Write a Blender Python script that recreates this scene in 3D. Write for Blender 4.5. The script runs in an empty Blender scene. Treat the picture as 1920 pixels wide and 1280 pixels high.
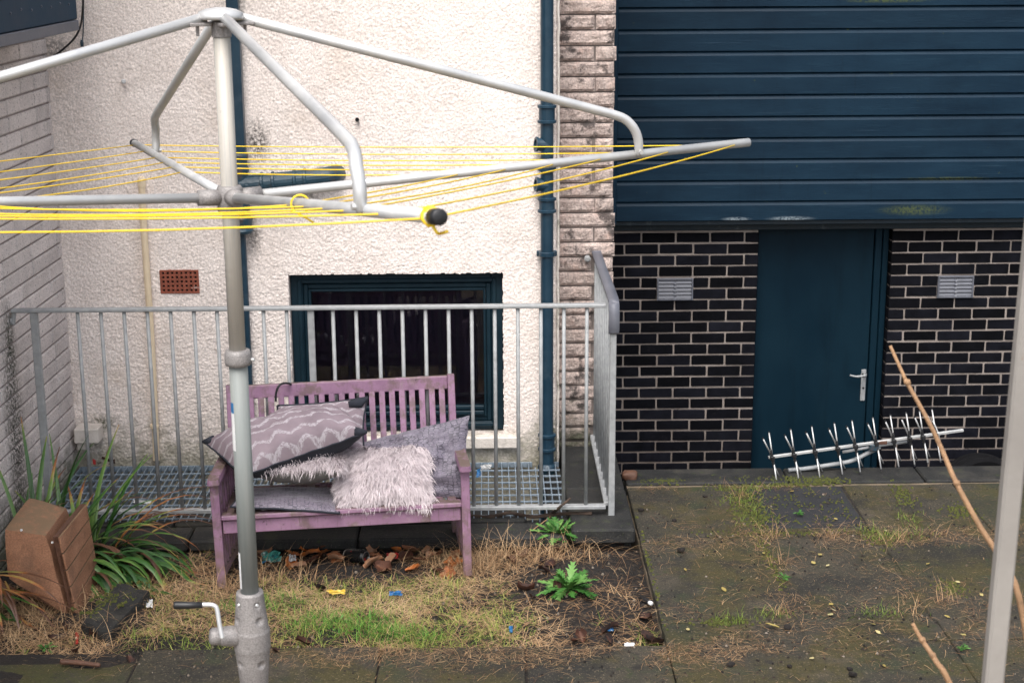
import bpy, math, random
import numpy as np
from mathutils import Vector, Matrix, noise as mn
rnd = random.Random(7); RS = np.random.RandomState(11)
S = bpy.context.scene; COL = S.collection
R = math.radians
# ------------------------------------------------------------------ camera
H = 2.9; FPX = 2950.0
cam = bpy.data.cameras.new('camera'); cam_o = bpy.data.objects.new('camera', cam); COL.objects.link(cam_o)
ROT = Matrix.Rotation(R(-0.85), 3, 'Z') @ Matrix.Rotation(R(90 - 14.3), 3, 'X') @ Matrix.Rotation(R(-0.33), 3, 'Z')
cam_o.matrix_world = Matrix.Translation((0, 0, H)) @ ROT.to_4x4()
cam.sensor_width = 36; cam.lens = FPX / 1920 * 36; cam.clip_end = 800; cam.clip_start = .05
cam.dof.use_dof = True; cam.dof.focus_distance = 6.6; cam.dof.aperture_fstop = 11
S.camera = cam_o
# ------------------------------------------------------------------ sky, sun, exposure
W = bpy.data.worlds.new('World'); S.world = W; W.use_nodes = True
nt = W.node_tree; nt.nodes.clear()
sky = nt.nodes.new('ShaderNodeTexSky'); sky.sky_type = 'NISHITA'; sky.sun_disc = False
SUN_EL, SUN_AZ = 58, 196       # azimuth: where the sun stands, clockwise from +Y
sky.sun_elevation = R(SUN_EL); sky.sun_rotation = R(SUN_AZ); sky.dust_density = 4; sky.air_density = 1.0; sky.ozone_density = 1.0
hs = nt.nodes.new('ShaderNodeHueSaturation'); hs.inputs['Saturation'].default_value = .38
bg = nt.nodes.new('ShaderNodeBackground'); bg.inputs['Strength'].default_value = .15
wo = nt.nodes.new('ShaderNodeOutputWorld')
nt.links.new(sky.outputs[0], hs.inputs['Color']); nt.links.new(hs.outputs[0], bg.inputs[0]); nt.links.new(bg.outputs[0], wo.inputs[0])
sl = bpy.data.lights.new('sun', 'SUN'); sl.energy = 1.3; sl.angle = R(35); sl.color = (1, .965, .92)
so = bpy.data.objects.new('sun', sl); COL.objects.link(so)
a, e = R(SUN_AZ), R(SUN_EL)
so.rotation_euler = Vector((-math.sin(a) * math.cos(e), -math.cos(a) * math.cos(e), -math.sin(e))).to_track_quat('-Z', 'Y').to_euler()
S.view_settings.view_transform = 'Standard'; S.view_settings.look = 'None'; S.view_settings.gamma = 1
S.view_settings.use_curve_mapping = False; S.view_settings.exposure = .95
S.cycles.max_bounces = 6; S.cycles.use_denoising = True

# ------------------------------------------------------------------ helpers
def U(x, y, Y=None, Z=None, X=None, d=None):
    "point of the place seen at photo pixel x,y on the plane Y, Z or X (or at depth d)"
    r = ROT @ Vector(((x - 960) / FPX, -(y - 640) / FPX, -1)); c = Vector((0, 0, H))
    if Y is not None: t = Y / r.y
    elif Z is not None: t = (Z - H) / r.z
    elif X is not None: t = X / r.x
    else: t = d
    return c + r * t
V = Vector
ORG = {}
def put(o, parent, origin):
    ORG[o.name] = V(origin)
    if parent: o.parent = parent; o.location = V(origin) - ORG[parent.name]
    else: o.location = origin
    COL.objects.link(o)
def tag(o, label=None, cat=None, group=None, kind=None):
    if label: o['label'] = label
    if cat: o['category'] = cat
    if group: o['group'] = group
    if kind: o['kind'] = kind
    return o
def empty(name, loc, label=None, cat=None, group=None, kind=None):
    o = bpy.data.objects.new(name, None); put(o, None, loc); o.empty_display_size = .05
    return tag(o, label, cat, group, kind)
def mesh(name, v, f, mats, smooth=False, uv=None, tone=None, midx=None):
    me = bpy.data.meshes.new(name)
    if isinstance(v, np.ndarray) and isinstance(f, np.ndarray):
        k = f.shape[1]
        me.vertices.add(len(v)); me.vertices.foreach_set('co', v.astype(np.float32).ravel())
        me.loops.add(f.size); me.loops.foreach_set('vertex_index', f.astype(np.int32).ravel())
        me.polygons.add(len(f)); me.polygons.foreach_set('loop_start', np.arange(0, f.size, k, dtype=np.int32))
        me.polygons.foreach_set('loop_total', np.full(len(f), k, dtype=np.int32))
        me.update(calc_edges=True); me.validate()
    else:
        me.from_pydata([tuple(p) for p in v], [], [tuple(q) for q in f])
    for m in (mats if isinstance(mats, (list, tuple)) else [mats]): me.materials.append(m)
    if smooth: me.polygons.foreach_set('use_smooth', [True] * len(me.polygons))
    if midx is not None: me.polygons.foreach_set('material_index', midx)
    if uv is not None:
        li = np.zeros(len(me.loops), dtype=np.int32); me.loops.foreach_get('vertex_index', li)
        L = me.uv_layers.new(name='UVMap'); L.data.foreach_set('uv', np.asarray(uv, dtype=np.float32)[li].ravel())
    if tone is not None:
        A = me.attributes.new('tone', 'FLOAT', 'POINT'); A.data.foreach_set('value', np.asarray(tone, dtype=np.float32))
    return me
def mk(name, v, f, mats, parent=None, origin=None, **k):
    v = np.array([tuple(p) for p in v], dtype=float) if not isinstance(v, np.ndarray) else v
    if origin is None:
        lo, hi = v.min(0), v.max(0); origin = ((lo[0] + hi[0]) / 2, (lo[1] + hi[1]) / 2, lo[2])
    if not isinstance(f, np.ndarray):
        me = mesh(name, v - np.array(origin), f, mats, **k)
    else: me = mesh(name, v - np.array(origin), f, mats, **k)
    o = bpy.data.objects.new(name, me); put(o, parent, origin); return o
def inst(name, me, loc, parent=None, rot=None, scale=None):
    o = bpy.data.objects.new(name, me); put(o, parent, loc)
    if rot is not None: o.rotation_euler = rot
    if scale is not None: o.scale = scale
    return o
class MB:
    def __init__(s): s.v = []; s.f = []
    def add(s, vf):
        n = len(s.v); s.v += [V(p) for p in vf[0]]; s.f += [tuple(i + n for i in q) for q in vf[1]]; return s
    def build(s, name, mats, parent=None, **k): return mk(name, s.v, s.f, mats, parent, **k)
def cbox(lo, hi, b=.003, M=None):
    "chamfered box"
    c = [(lo[i] + hi[i]) / 2 for i in range(3)]; h = [(hi[i] - lo[i]) / 2 for i in range(3)]
    b = min(b, min(h) * .45)
    v = []; idx = {}
    for sx in (-1, 1):
        for sy in (-1, 1):
            for sz in (-1, 1):
                for ax in range(3):
                    s = (sx, sy, sz); p = [c[i] + s[i] * (h[i] - (b if i != ax else 0)) for i in range(3)]
                    idx[(sx, sy, sz, ax)] = len(v); v.append(V(p))
    f = []
    for ax in range(3):
        o1, o2 = [i for i in range(3) if i != ax]
        for s in (-1, 1):
            q = []
            for (a_, b_) in ((-1, -1), (1, -1), (1, 1), (-1, 1)):
                k = [0, 0, 0]; k[ax] = s; k[o1] = a_; k[o2] = b_; q.append(idx[(*k, ax)])
            f.append(q)
            # edges along this axis direction handled below
    for ax in range(3):
        o1, o2 = [i for i in range(3) if i != ax]
        for a_ in (-1, 1):
            for b_ in (-1, 1):
                q = []
                for (t, face) in ((-1, o1), (1, o1), (1, o2), (-1, o2)):
                    k = [0, 0, 0]; k[ax] = t; k[o1] = a_; k[o2] = b_; q.append(idx[(*k, face)])
                f.append(q)
    for sx in (-1, 1):
        for sy in (-1, 1):
            for sz in (-1, 1): f.append([idx[(sx, sy, sz, ax)] for ax in range(3)])
    cc = V(c); out = []
    for q in f:
        n = (v[q[1]] - v[q[0]]).cross(v[q[2]] - v[q[0]]); m = sum((v[i] for i in q), V()) / len(q) - cc
        out.append(q if n.dot(m) > 0 else q[::-1])
    if M is not None: v = [M @ p for p in v]
    return v, out
def bar(p, q, w, t, up=V((0, 0, 1)), b=.002):
    "rectangular bar from p to q, w across, t along up"
    p, q = V(p), V(q); d = (q - p); L = d.length; d.normalize()
    x = d.cross(up).normalized(); u = x.cross(d)
    M = Matrix((( x.x, d.x, u.x), (x.y, d.y, u.y), (x.z, d.z, u.z))).to_4x4(); M.translation = p
    return cbox((-w / 2, 0, -t / 2), (w / 2, L, t / 2), b, M)
def tube(P, r, n=12, cap=True):
    P = [V(p) for p in P]; m = len(P); rr = r if isinstance(r, (list, tuple)) else [r] * m
    v = []; f = []; up = None
    for i in range(m):
        d = (P[min(i + 1, m - 1)] - P[max(i - 1, 0)]).normalized()
        if up is None: up = V((0, 0, 1)) if abs(d.z) < .9 else V((0, 1, 0))
        x = d.cross(up).normalized(); up = x.cross(d).normalized()
        for k in range(n):
            t = 2 * math.pi * k / n; v.append(P[i] + (x * math.cos(t) + up * math.sin(t)) * rr[i])
    for i in range(m - 1):
        for k in range(n):
            a_, b_ = i * n + k, i * n + (k + 1) % n; f.append((a_, b_, b_ + n, a_ + n))
    if cap: f.append(tuple(range(n))[::-1]); f.append(tuple(range((m - 1) * n, m * n)))
    return v, f
def smoothpath(P, k=6):
    P = [V(p) for p in P]; out = []
    Q = [P[0]] + P + [P[-1]]
    for i in range(1, len(Q) - 2):
        for j in range(k):
            t = j / k; a0, a1, a2, a3 = Q[i - 1], Q[i], Q[i + 1], Q[i + 2]
            out.append(.5 * ((2 * a1) + (a2 - a0) * t + (2 * a0 - 5 * a1 + 4 * a2 - a3) * t * t + (-a0 + 3 * a1 - 3 * a2 + a3) * t ** 3))
    out.append(P[-1]); return out
def lathe(prof, c, axis=V((0, 0, 1)), n=24):
    "prof: (radius, distance along axis)"
    c = V(c); ax = V(axis).normalized(); x = ax.orthogonal().normalized(); y = ax.cross(x); v = []; f = []
    for r, h in prof:
        for k in range(n):
            t = 2 * math.pi * k / n; v.append(c + ax * h + (x * math.cos(t) + y * math.sin(t)) * r)
    for i in range(len(prof) - 1):
        for k in range(n):
            a_, b_ = i * n + k, i * n + (k + 1) % n; f.append((a_, b_, b_ + n, a_ + n))
    f.append(tuple(range(n))[::-1]); f.append(tuple(range((len(prof) - 1) * n, len(prof) * n)))
    return v, f
def vnoise(x, y, seed=0):
    "2d value noise, numpy"
    xi = np.floor(x).astype(np.int64); yi = np.floor(y).astype(np.int64); xf = x - xi; yf = y - yi
    xf = xf * xf * (3 - 2 * xf); yf = yf * yf * (3 - 2 * yf)
    def h(a_, b_):
        n = (a_ * 374761393 + b_ * 668265263 + seed * 1274126177) & 0x7fffffff
        n = ((n ^ (n >> 13)) * 1274126177) & 0x7fffffff
        return ((n ^ (n >> 16)) & 0xffff) / 65535.0
    return (h(xi, yi) * (1 - xf) + h(xi + 1, yi) * xf) * (1 - yf) + (h(xi, yi + 1) * (1 - xf) + h(xi + 1, yi + 1) * xf) * yf
def worley(x, y, seed=0):
    "distance to the nearest of one jittered point per cell, numpy"
    xi = np.floor(x).astype(np.int64); yi = np.floor(y).astype(np.int64); best = np.full(x.shape, 9.0)
    def h(a_, b_, k):
        n = (a_ * 374761393 + b_ * 668265263 + (seed + k) * 1274126177) & 0x7fffffff
        n = ((n ^ (n >> 13)) * 1274126177) & 0x7fffffff
        return ((n ^ (n >> 16)) & 0xffff) / 65535.0
    for dx in (-1, 0, 1):
        for dy in (-1, 0, 1):
            a_, b_ = xi + dx, yi + dy; sc = .65 + .6 * h(a_, b_, 7)
            best = np.minimum(best, np.hypot(a_ + h(a_, b_, 1) - x, b_ + h(a_, b_, 2) - y) / sc)
    return best
def gridfaces(nx, ny):
    i = np.arange(nx - 1)[None, :]; j = np.arange(ny - 1)[:, None]; a_ = (j * nx + i)
    return np.stack([a_, a_ + 1, a_ + nx + 1, a_ + nx], -1).reshape(-1, 4)
# ------------------------------------------------------------------ materials
class NT:
    def __init__(s, name):
        s.m = bpy.data.materials.new(name); s.m.use_nodes = True; s.t = s.m.node_tree; s.p = s.t.nodes['Principled BSDF']
        s.geo = s.n('ShaderNodeNewGeometry'); s.pos = s.geo.outputs['Position']
    def n(s, k, **a_):
        o = s.t.nodes.new(k)
        for x, y in a_.items(): setattr(o, x, y)
        return o
    def l(s, a_, b_): s.t.links.new(a_, b_)
    def vec(s, sc, src=None):
        m = s.n('ShaderNodeVectorMath', operation='MULTIPLY'); s.l(src or s.pos, m.inputs[0]); m.inputs[1].default_value = sc if isinstance(sc, tuple) else (sc,) * 3; return m.outputs[0]
    def noise(s, sc, detail=5, rough=.6, src=None, dist=0):
        o = s.n('ShaderNodeTexNoise'); s.l(s.vec(sc, src), o.inputs['Vector']); o.inputs['Scale'].default_value = 1
        o.inputs['Detail'].default_value = detail; o.inputs['Roughness'].default_value = rough; o.inputs['Distortion'].default_value = dist; return o.outputs['Fac']
    def ramp(s, fac, stops):
        o = s.n('ShaderNodeValToRGB'); e_ = o.color_ramp.elements
        while len(e_) < len(stops): e_.new(.5)
        for q, (p, c) in zip(e_, stops): q.position = p; q.color = (*c, 1) if len(c) == 3 else c
        s.l(fac, o.inputs[0]); return o.outputs[0]
    def rng(s, x, a_, b_, c=0, d=1, smooth=True):
        o = s.n('ShaderNodeMapRange'); o.interpolation_type = 'SMOOTHSTEP' if smooth else 'LINEAR'
        s.l(x, o.inputs[0]); o.inputs[1].default_value = a_; o.inputs[2].default_value = b_; o.inputs[3].default_value = c; o.inputs[4].default_value = d; return o.outputs[0]
    def math(s, op, a_, b_=0.0, c=None):
        o = s.n('ShaderNodeMath', operation=op)
        for i, x in enumerate((a_, b_) if c is None else (a_, b_, c)):
            if isinstance(x, (int, float)): o.inputs[i].default_value = x
            else: s.l(x, o.inputs[i])
        return o.outputs[0]
    def mix(s, f, a_, b_):
        o = s.n('ShaderNodeMix', data_type='RGBA'); ins = [i for i in o.inputs if i.type == 'RGBA']
        if isinstance(f, (int, float)): o.inputs[0].default_value = f
        else: s.l(f, o.inputs[0])
        for i, x in zip(ins, (a_, b_)):
            if isinstance(x, tuple): i.default_value = (*x, 1)
            else: s.l(x, i)
        return [q for q in o.outputs if q.type == 'RGBA'][0]
    def bump(s, h, st, dist=.01, prev=None):
        o = s.n('ShaderNodeBump'); o.inputs['Strength'].default_value = st; o.inputs['Distance'].default_value = dist; s.l(h, o.inputs['Height'])
        if prev: s.l(prev, o.inputs['Normal'])
        return o.outputs[0]
    def hsv(s, col, v):
        o = s.n('ShaderNodeHueSaturation'); s.l(col, o.inputs['Color'])
        s.l(v, o.inputs['Value']); return o.outputs[0]
def mat(name, c1, c2, sc=6, rough=.7, metal=0, bump=.25, bsc=60, bd=.01, layers=(), spots=(), top=None, objvar=0, spec=.5, detail=6, band=None, stretch=None, fine=0):
    t = NT(name)
    col = t.ramp(t.noise(sc, detail), [(.3, c1), (.7, c2)])
    if fine:
        col = t.hsv(col, t.rng(t.noise(fine, 2), .3, .7, .72, 1.25, False))
    if objvar:
        oi = t.n('ShaderNodeObjectInfo'); col = t.hsv(col, t.rng(oi.outputs['Random'], 0, 1, 1 - objvar, 1 + objvar, False))
    for (c, s_, lo, hi, k) in layers:
        col = t.mix(t.math('MULTIPLY', t.rng(t.noise(s_, 7, .68), lo, hi), k), col, c)
    if band:     # dirt that rises from a height: (colour, z0, z1, strength)
        sp = t.n('ShaderNodeSeparateXYZ'); t.l(t.pos, sp.inputs[0])
        for (c, z0, z1, k) in band:
            h = t.math('ADD', sp.outputs[2], t.rng(t.noise(14, 6), 0, 1, -.28, .28, False))
            col = t.mix(t.math('MULTIPLY', t.rng(h, z0, z1, 1, 0), k), col, c)
    for (c, ctr, sc_, k) in spots:
        sb = t.n('ShaderNodeVectorMath', operation='SUBTRACT'); t.l(t.pos, sb.inputs[0]); sb.inputs[1].default_value = ctr
        ml = t.n('ShaderNodeVectorMath', operation='DIVIDE'); t.l(sb.outputs[0], ml.inputs[0]); ml.inputs[1].default_value = sc_
        ln = t.n('ShaderNodeVectorMath', operation='LENGTH'); t.l(ml.outputs[0], ln.inputs[0])
        q = t.math('MULTIPLY', t.rng(ln.outputs['Value'], .2, 1.15, 1, 0), t.rng(t.noise(55, 5, .7), .36, .6))
        col = t.mix(t.math('MULTIPLY', q, k), col, c)
    if top:      # dirt lying on upward faces
        sp = t.n('ShaderNodeSeparateXYZ'); t.l(t.geo.outputs['Normal'], sp.inputs[0])
        q = t.math('MULTIPLY', t.rng(sp.outputs[2], .5, .95), t.rng(t.noise(18, 6, .7), .26, .56))
        col = t.mix(t.math('MULTIPLY', q, top[1]), col, top[0])
    t.l(col, t.p.inputs['Base Color']); t.p.inputs['Metallic'].default_value = metal
    t.l(t.rng(t.noise(sc, 4), .2, .8, max(0, rough - .1), min(1, rough + .1), False), t.p.inputs['Roughness'])
    t.p.inputs['Specular IOR Level'].default_value = spec
    if bump: t.l(t.bump(t.noise(stretch or bsc, 5, .65), bump, bd), t.p.inputs['Normal'])
    return t.m
M = {}
GREEN = (.09, .11, .03)
M['render'] = mat('roughcast', (.80, .705, .65), (.89, .80, .745), 5, .9, bump=.22, bsc=300, bd=.004, fine=120,
    layers=[((.55, .47, .42), 3, .5, .75, .35), ((.42, .36, .32), 130, .60, .72, .6), ((.60, .48, .38), 2.2, .54, .76, .4), ((.55, .50, .46), (5, 5, .7), .56, .74, .3)],
    band=[((.14, .14, .08), .02, .34, .75)],
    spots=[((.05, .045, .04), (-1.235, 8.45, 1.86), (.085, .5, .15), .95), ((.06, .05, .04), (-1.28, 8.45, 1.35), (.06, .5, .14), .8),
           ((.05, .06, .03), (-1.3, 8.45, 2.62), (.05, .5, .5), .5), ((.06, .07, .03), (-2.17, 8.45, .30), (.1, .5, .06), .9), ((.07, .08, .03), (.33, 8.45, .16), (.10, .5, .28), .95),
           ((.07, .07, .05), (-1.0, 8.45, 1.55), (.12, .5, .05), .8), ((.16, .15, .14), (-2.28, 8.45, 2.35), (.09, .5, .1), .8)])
M['blueframe'] = mat('blue_paint', (.0035, .016, .026), (.007, .0245, .037), 9, .5, spec=.25, bump=.12, bsc=90, bd=.003, layers=[((.05, .08, .10), 40, .6, .8, .35)])
M['pipeblue'] = mat('pipe_blue_paint', (.006, .027, .049), (.012, .041, .068), 7, .38, bump=.15, bsc=60, bd=.004, layers=[((.07, .10, .12), 9, .52, .75, .45), ((.10, .04, .02), 25, .66, .74, .6)])
M['rustpipe'] = mat('blue_paint_over_rust', (.012, .036, .055), (.02, .055, .08), 7, .4, bump=.25, bsc=60, bd=.006, layers=[((.11, .05, .025), 10, .50, .68, .8), ((.07, .1, .12), 22, .55, .75, .5)])
M['clad'] = mat('painted_timber_board', (.0038, .0165, .033), (.0068, .0250, .046), (2, 2, 9), .5, spec=.16, bump=.28, stretch=(14, 14, 120), bd=.004, objvar=.10,
    layers=[((.03, .075, .11), (3, 3, 40), .55, .8, .4), ((.10, .12, .02), 17, .66, .73, .6), ((.05, .09, .13), (1, 3, 55), .60, .72, .5), ((.001, .007, .016), (1.5, 1, 1.5), .45, .75, .55), ((.0015, .006, .012), (22, 5, 1.2), .58, .75, .5)],
    spots=[((.12, .14, .03), (2.75, 9.99, 1.20), (.25, .3, .04), .5), ((.13, .15, .04), (2.95, 9.99, 1.40), (.35, .3, .015), .5), ((.28, .33, .36), (1.95, 9.99, 1.15), (.16, .3, .018), .8), ((.28, .33, .36), (1.60, 9.99, 1.15), (.10, .3, .015), .8), ((.12, .14, .02), (2.5, 9.99, 2.52), (.3, .3, .015), .45)])
M['cladtrim'] = mat('dark_trim', (.003, .012, .02), (.006, .018, .03), 8, .6, layers=[((.12, .14, .15), 9, .58, .72, .4)])
M['door'] = mat('door_paint', (.0018, .0115, .0215), (.0034, .0175, .0295), (2.5, 2.5, 1.2), .5, spec=.13, bump=.15, stretch=(90, 90, 16), bd=.003, layers=[((.001, .007, .013), (9, 9, 1.1), .5, .75, .6), ((.02, .035, .045), 60, .66, .74, .5)], band=[((.02, .022, .02), -.95, -.62, .6)])
M['brick'] = mat('black_brick', (.0026, .0028, .0044), (.0070, .0074, .0110), 11, .8, spec=.08, bump=.5, bsc=150, bd=.004, objvar=.6, layers=[((.035, .030, .031), 26, .60, .8, .4), ((.10, .085, .08), 60, .70, .76, .5)])
M['mortar'] = mat('mortar', (.205, .172, .152), (.30, .255, .228), 9, .95, bump=.6, bsc=120, bd=.006, layers=[((.12, .09, .08), 8, .52, .75, .45)], band=[((.10, .075, .06), -.65, -.1, .55)])
M['block'] = mat('grey_block', (.55, .495, .475), (.70, .635, .61), 7, .9, bump=.55, bsc=170, bd=.004, objvar=.09, fine=240,
    layers=[((.10, .09, .095), 85, .55, .66, .8), ((.62, .55, .53), 70, .60, .70, .5), ((.2, .18, .17), 4, .52, .8, .35), ((.08, .07, .07), 9, .68, .74, .6)],
    spots=[((.018, .02, .01), (-2.337, 7.47, .60), (.3, .17, .75), 1.0), ((.02, .025, .01), (-2.337, 7.50, 1.0), (.3, .08, .25), .95), ((.03, .045, .012), (-2.345, 7.4, .06), (.3, .4, .28), .95)],
    band=[((.07, .08, .04), .02, .3, .8)])
M['blockmortar'] = mat('block_mortar', (.20, .17, .16), (.31, .265, .25), 9, .95, bump=.5, bsc=120, bd=.006, band=[((.05, .06, .03), .02, .3, .8)])
M['stone'] = mat('pink_granite', (.46, .36, .32), (.64, .53, .48), 22, .85, bump=.9, bsc=75, bd=.02, objvar=.13, fine=90,
    layers=[((.60, .40, .33), 11, .5, .7, .5), ((.035, .03, .03), 9, .53, .64, .85), ((.10, .085, .08), 130, .58, .68, .7)], band=[((.03, .045, .015), .0, .35, .9)])
M['stonemortar'] = mat('stone_mortar', (.20, .165, .15), (.32, .27, .245), 12, .95, bump=.5, bsc=80)
M['slab'] = mat('mossy_slab', (.019, .0175, .012), (.044, .037, .025), 4.5, .85, bump=.7, bsc=90, bd=.007, objvar=.10, fine=170,
    layers=[((.044, .036, .007), 2.1, .44, .58, .85), ((.070, .056, .042), 1.7, .52, .68, .7), ((.009, .009, .0085), 1.3, .50, .62, .8), ((.022, .030, .012), 3.1, .52, .66, .7), ((.20, .155, .10), 105, .57, .64, .65), ((.006, .006, .0055), 70, .56, .63, .7), ((.008, .0075, .007), 11, .55, .68, .75), ((.022, .034, .007), 6, .60, .70, .75), ((.11, .085, .055), 19, .62, .72, .5)],
    spots=[((.042, .045, .009), (-1.95, 5.85, 0), (.6, .4, .3), .8), ((.035, .042, .008), (2.9, 7.7, 0), (.5, .5, .3), .6)])
M['slabdark'] = mat('dark_slab', (.0125, .0128, .0155), (.023, .0235, .027), 9, .85, bump=.7, bsc=110, bd=.006, fine=190, layers=[((.03, .05, .012), 26, .60, .68, .9), ((.13, .12, .12), 90, .64, .72, .5)])
M['coping'] = mat('damp_coping', (.008, .0085, .009), (.024, .0235, .0215), 6, .8, bump=.6, bsc=90, bd=.006, objvar=.12, fine=150, layers=[((.035, .045, .012), 6, .55, .7, .6), ((.005, .0055, .006), 5, .48, .66, .85), ((.14, .12, .10), 95, .60, .67, .6), ((.045, .04, .033), 3, .5, .66, .7), ((.03, .042, .010), 14, .58, .68, .7)])
M['bedding'] = mat('sandy_mortar', (.12, .09, .06), (.20, .155, .105), 12, .95, bump=.6, bsc=90, layers=[((.06, .06, .03), 9, .5, .65, .6)])
M['soil'] = mat('dark_soil', (.006, .005, .0045), (.022, .0155, .012), 16, .95, bump=.9, bsc=70, bd=.02, layers=[((.11, .075, .045), 28, .55, .68, .6)])
M['ground'] = mat('asphalt', (.03, .03, .032), (.06, .058, .055), 3, .9, bump=.5, bsc=90)
M['galv'] = mat('galvanised_steel', (.27, .28, .285), (.38, .39, .395), 30, .62, metal=.2, bump=.12, bsc=120, bd=.002, layers=[((.13, .13, .125), 14, .55, .75, .5), ((.10, .10, .06), 9, .66, .76, .6)], spec=.4)
M['alu'] = mat('galvanised_tube', (.52, .525, .53), (.66, .655, .64), 9, .46, metal=.5, bump=.08, bsc=160, bd=.001, layers=[((.75, .72, .66), 12, .55, .75, .4), ((.30, .31, .30), 25, .6, .75, .5)])
M['poleup'] = mat('beige_tube', (.40, .375, .335), (.56, .52, .46), (46, 46, 1.5), .55, metal=.15, bump=.08, layers=[((.30, .31, .31), (60, 60, 1), .50, .62, .6), ((.16, .14, .12), 70, .66, .73, .5)])
M['polelow'] = mat('dull_tube', (.17, .19, .185), (.27, .28, .265), (40, 40, 2), .6, metal=.1, bump=.1, stretch=(160, 160, 6), bd=.001, layers=[((.55, .50, .42), (30, 30, 2), .55, .8, .5)])
M['cast'] = mat('cast_alloy', (.22, .205, .20), (.30, .28, .27), 12, .58, metal=.3, bump=.25, bsc=260, bd=.002, fine=260, layers=[((.2, .15, .12), 18, .64, .74, .5)])
M['grid'] = mat('galvanised_grid', (.19, .245, .30), (.30, .36, .42), 18, .5, metal=.3, bump=.1, layers=[((.10, .11, .09), 22, .58, .72, .6)])
M['black'] = mat('black_plastic', (.008, .008, .009), (.016, .016, .018), 20, .45, bump=.1)
M['line'] = mat('yellow_line', (.86, .56, .015), (.92, .64, .03), 30, .45, bump=.2, bsc=400, bd=.001)
M['lilac'] = mat('lilac_paint', (.245, .135, .215), (.335, .19, .29), 9, .62, bump=.35, bsc=50, bd=.004, objvar=.06,
    layers=[((.13, .10, .065), 11, .48, .64, .7), ((.34, .25, .28), 17, .52, .72, .6), ((.10, .075, .045), (70, 70, 5), .56, .68, .55), ((.36, .28, .10), 40, .66, .73, .55), ((.17, .085, .15), 5, .45, .7, .5), ((.035, .025, .025), 48, .62, .70, .75)], top=((.095, .068, .048), .92), band=[((.17, .125, .05), -.05, .22, .55)])
M['cream'] = mat('cream_pipe_paint', (.70, .56, .38), (.80, .66, .47), 6, .5, bump=.15, layers=[((.5, .36, .2), 9, .6, .75, .4)])
M['terra'] = mat('terracotta_vent', (.22, .062, .035), (.34, .10, .06), 30, .85, bump=.4, bsc=140, layers=[((.5, .42, .38), 24, .6, .7, .6)])
M['dark'] = mat('dark_void', (.004, .004, .005), (.006, .006, .008), 5, .95, bump=0)
M['blind'] = mat('dark_blind', (.021, .018, .036), (.034, .029, .055), (3, 3, 1), .85, bump=.2, stretch=(60, 60, 6))
M['sill'] = mat('painted_sill', (.62, .56, .50), (.76, .70, .64), 9, .85, bump=.4, bsc=90, layers=[((.12, .12, .06), 8, .52, .66, .6)])
M['ventgrey'] = mat('grey_vent_plastic', (.085, .09, .11), (.125, .13, .155), 14, .5, bump=.1, layers=[((.08, .08, .09), 20, .6, .7, .5)])
M['pot'] = mat('terracotta_planter', (.25, .115, .062), (.36, .18, .105), 9, .8, bump=.35, bsc=150, bd=.003, fine=150, layers=[((.10, .06, .04), 7, .5, .7, .55), ((.36, .20, .12), 5, .55, .75, .4)], top=((.165, .11, .062), .9))
M['tyre'] = mat('tyre_rubber', (.005, .005, .006), (.010, .010, .011), 20, .9, spec=.1)
M['twig'] = mat('twig_bark', (.25, .145, .075), (.40, .235, .125), 26, .7, bump=.4, bsc=160, layers=[((.12, .07, .04), 60, .55, .68, .7), ((.5, .38, .25), 90, .62, .72, .5)])
M['deadwood'] = mat('dead_branch', (.035, .022, .016), (.075, .048, .033), 30, .85, bump=.7, bsc=90)
M['brownwood'] = mat('wet_stick', (.075, .033, .02), (.13, .06, .035), 26, .6, bump=.5, bsc=90)
M['postpaint'] = mat('grey_post', (.27, .25, .23), (.36, .335, .305), 4, .6, metal=.2, bump=.1, layers=[((.30, .17, .09), 12, .68, .75, .5)])
M['navyfab'] = mat('navy_fabric', (.010, .012, .020), (.020, .023, .033), 60, .9, bump=.4, bsc=500, bd=.002)
M['greyfab'] = mat('grey_fabric', (.13, .125, .12), (.19, .18, .17), 12, .9, bump=.3, bsc=300, bd=.002)
M['furbase'] = mat('fur_base', (.36, .31, .32), (.48, .42, .43), 30, .95, bump=.4, bsc=200)
M['white'] = mat('white_plastic', (.55, .55, .55), (.70, .70, .69), 20, .5, bump=.05)
M['bluewrap'] = mat('blue_wrapper', (.01, .07, .22), (.03, .20, .42), 25, .35, bump=.2, layers=[((.8, .8, .75), 30, .62, .68, .9)])
M['redwrap'] = mat('red_wrapper', (.28, .015, .012), (.42, .03, .025), 20, .35, bump=.2, layers=[((.8, .7, .6), 24, .62, .66, .9)])
M['yellowwrap'] = mat('yellow_wrapper', (.55, .36, .03), (.66, .48, .09), 20, .4, layers=[((.05, .2, .45), 22, .58, .62, .9)])
M['greenwrap'] = mat('green_blue_wrapper', (.03, .22, .17), (.10, .38, .33), 22, .3, layers=[((.75, .78, .75), 26, .56, .62, .8), ((.02, .12, .35), 18, .6, .66, .9)])
M['can'] = mat('black_can', (.008, .008, .009), (.014, .014, .014), 20, .28, metal=.3, layers=[((.45, .03, .03), 24, .60, .63, .9), ((.04, .22, .05), 21, .64, .66, .9), ((.5, .38, .15), 60, .66, .69, .8)])
M['tin'] = mat('tin_rim', (.5, .5, .48), (.62, .6, .58), 20, .3, metal=.9)
M['moss'] = mat('moss', (.035, .046, .007), (.10, .105, .018), 60, .95, bump=.8, bsc=200)
M['bluebox'] = mat('slate_blue_panel', (.008, .028, .054), (.014, .040, .070), 4, .6, spec=.08, bump=.1, layers=[((.02, .04, .06), 3, .5, .7, .5)])
M['boxtrim'] = mat('grey_trim', (.045, .055, .08), (.065, .077, .105), 6, .5, bump=.1)
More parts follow.
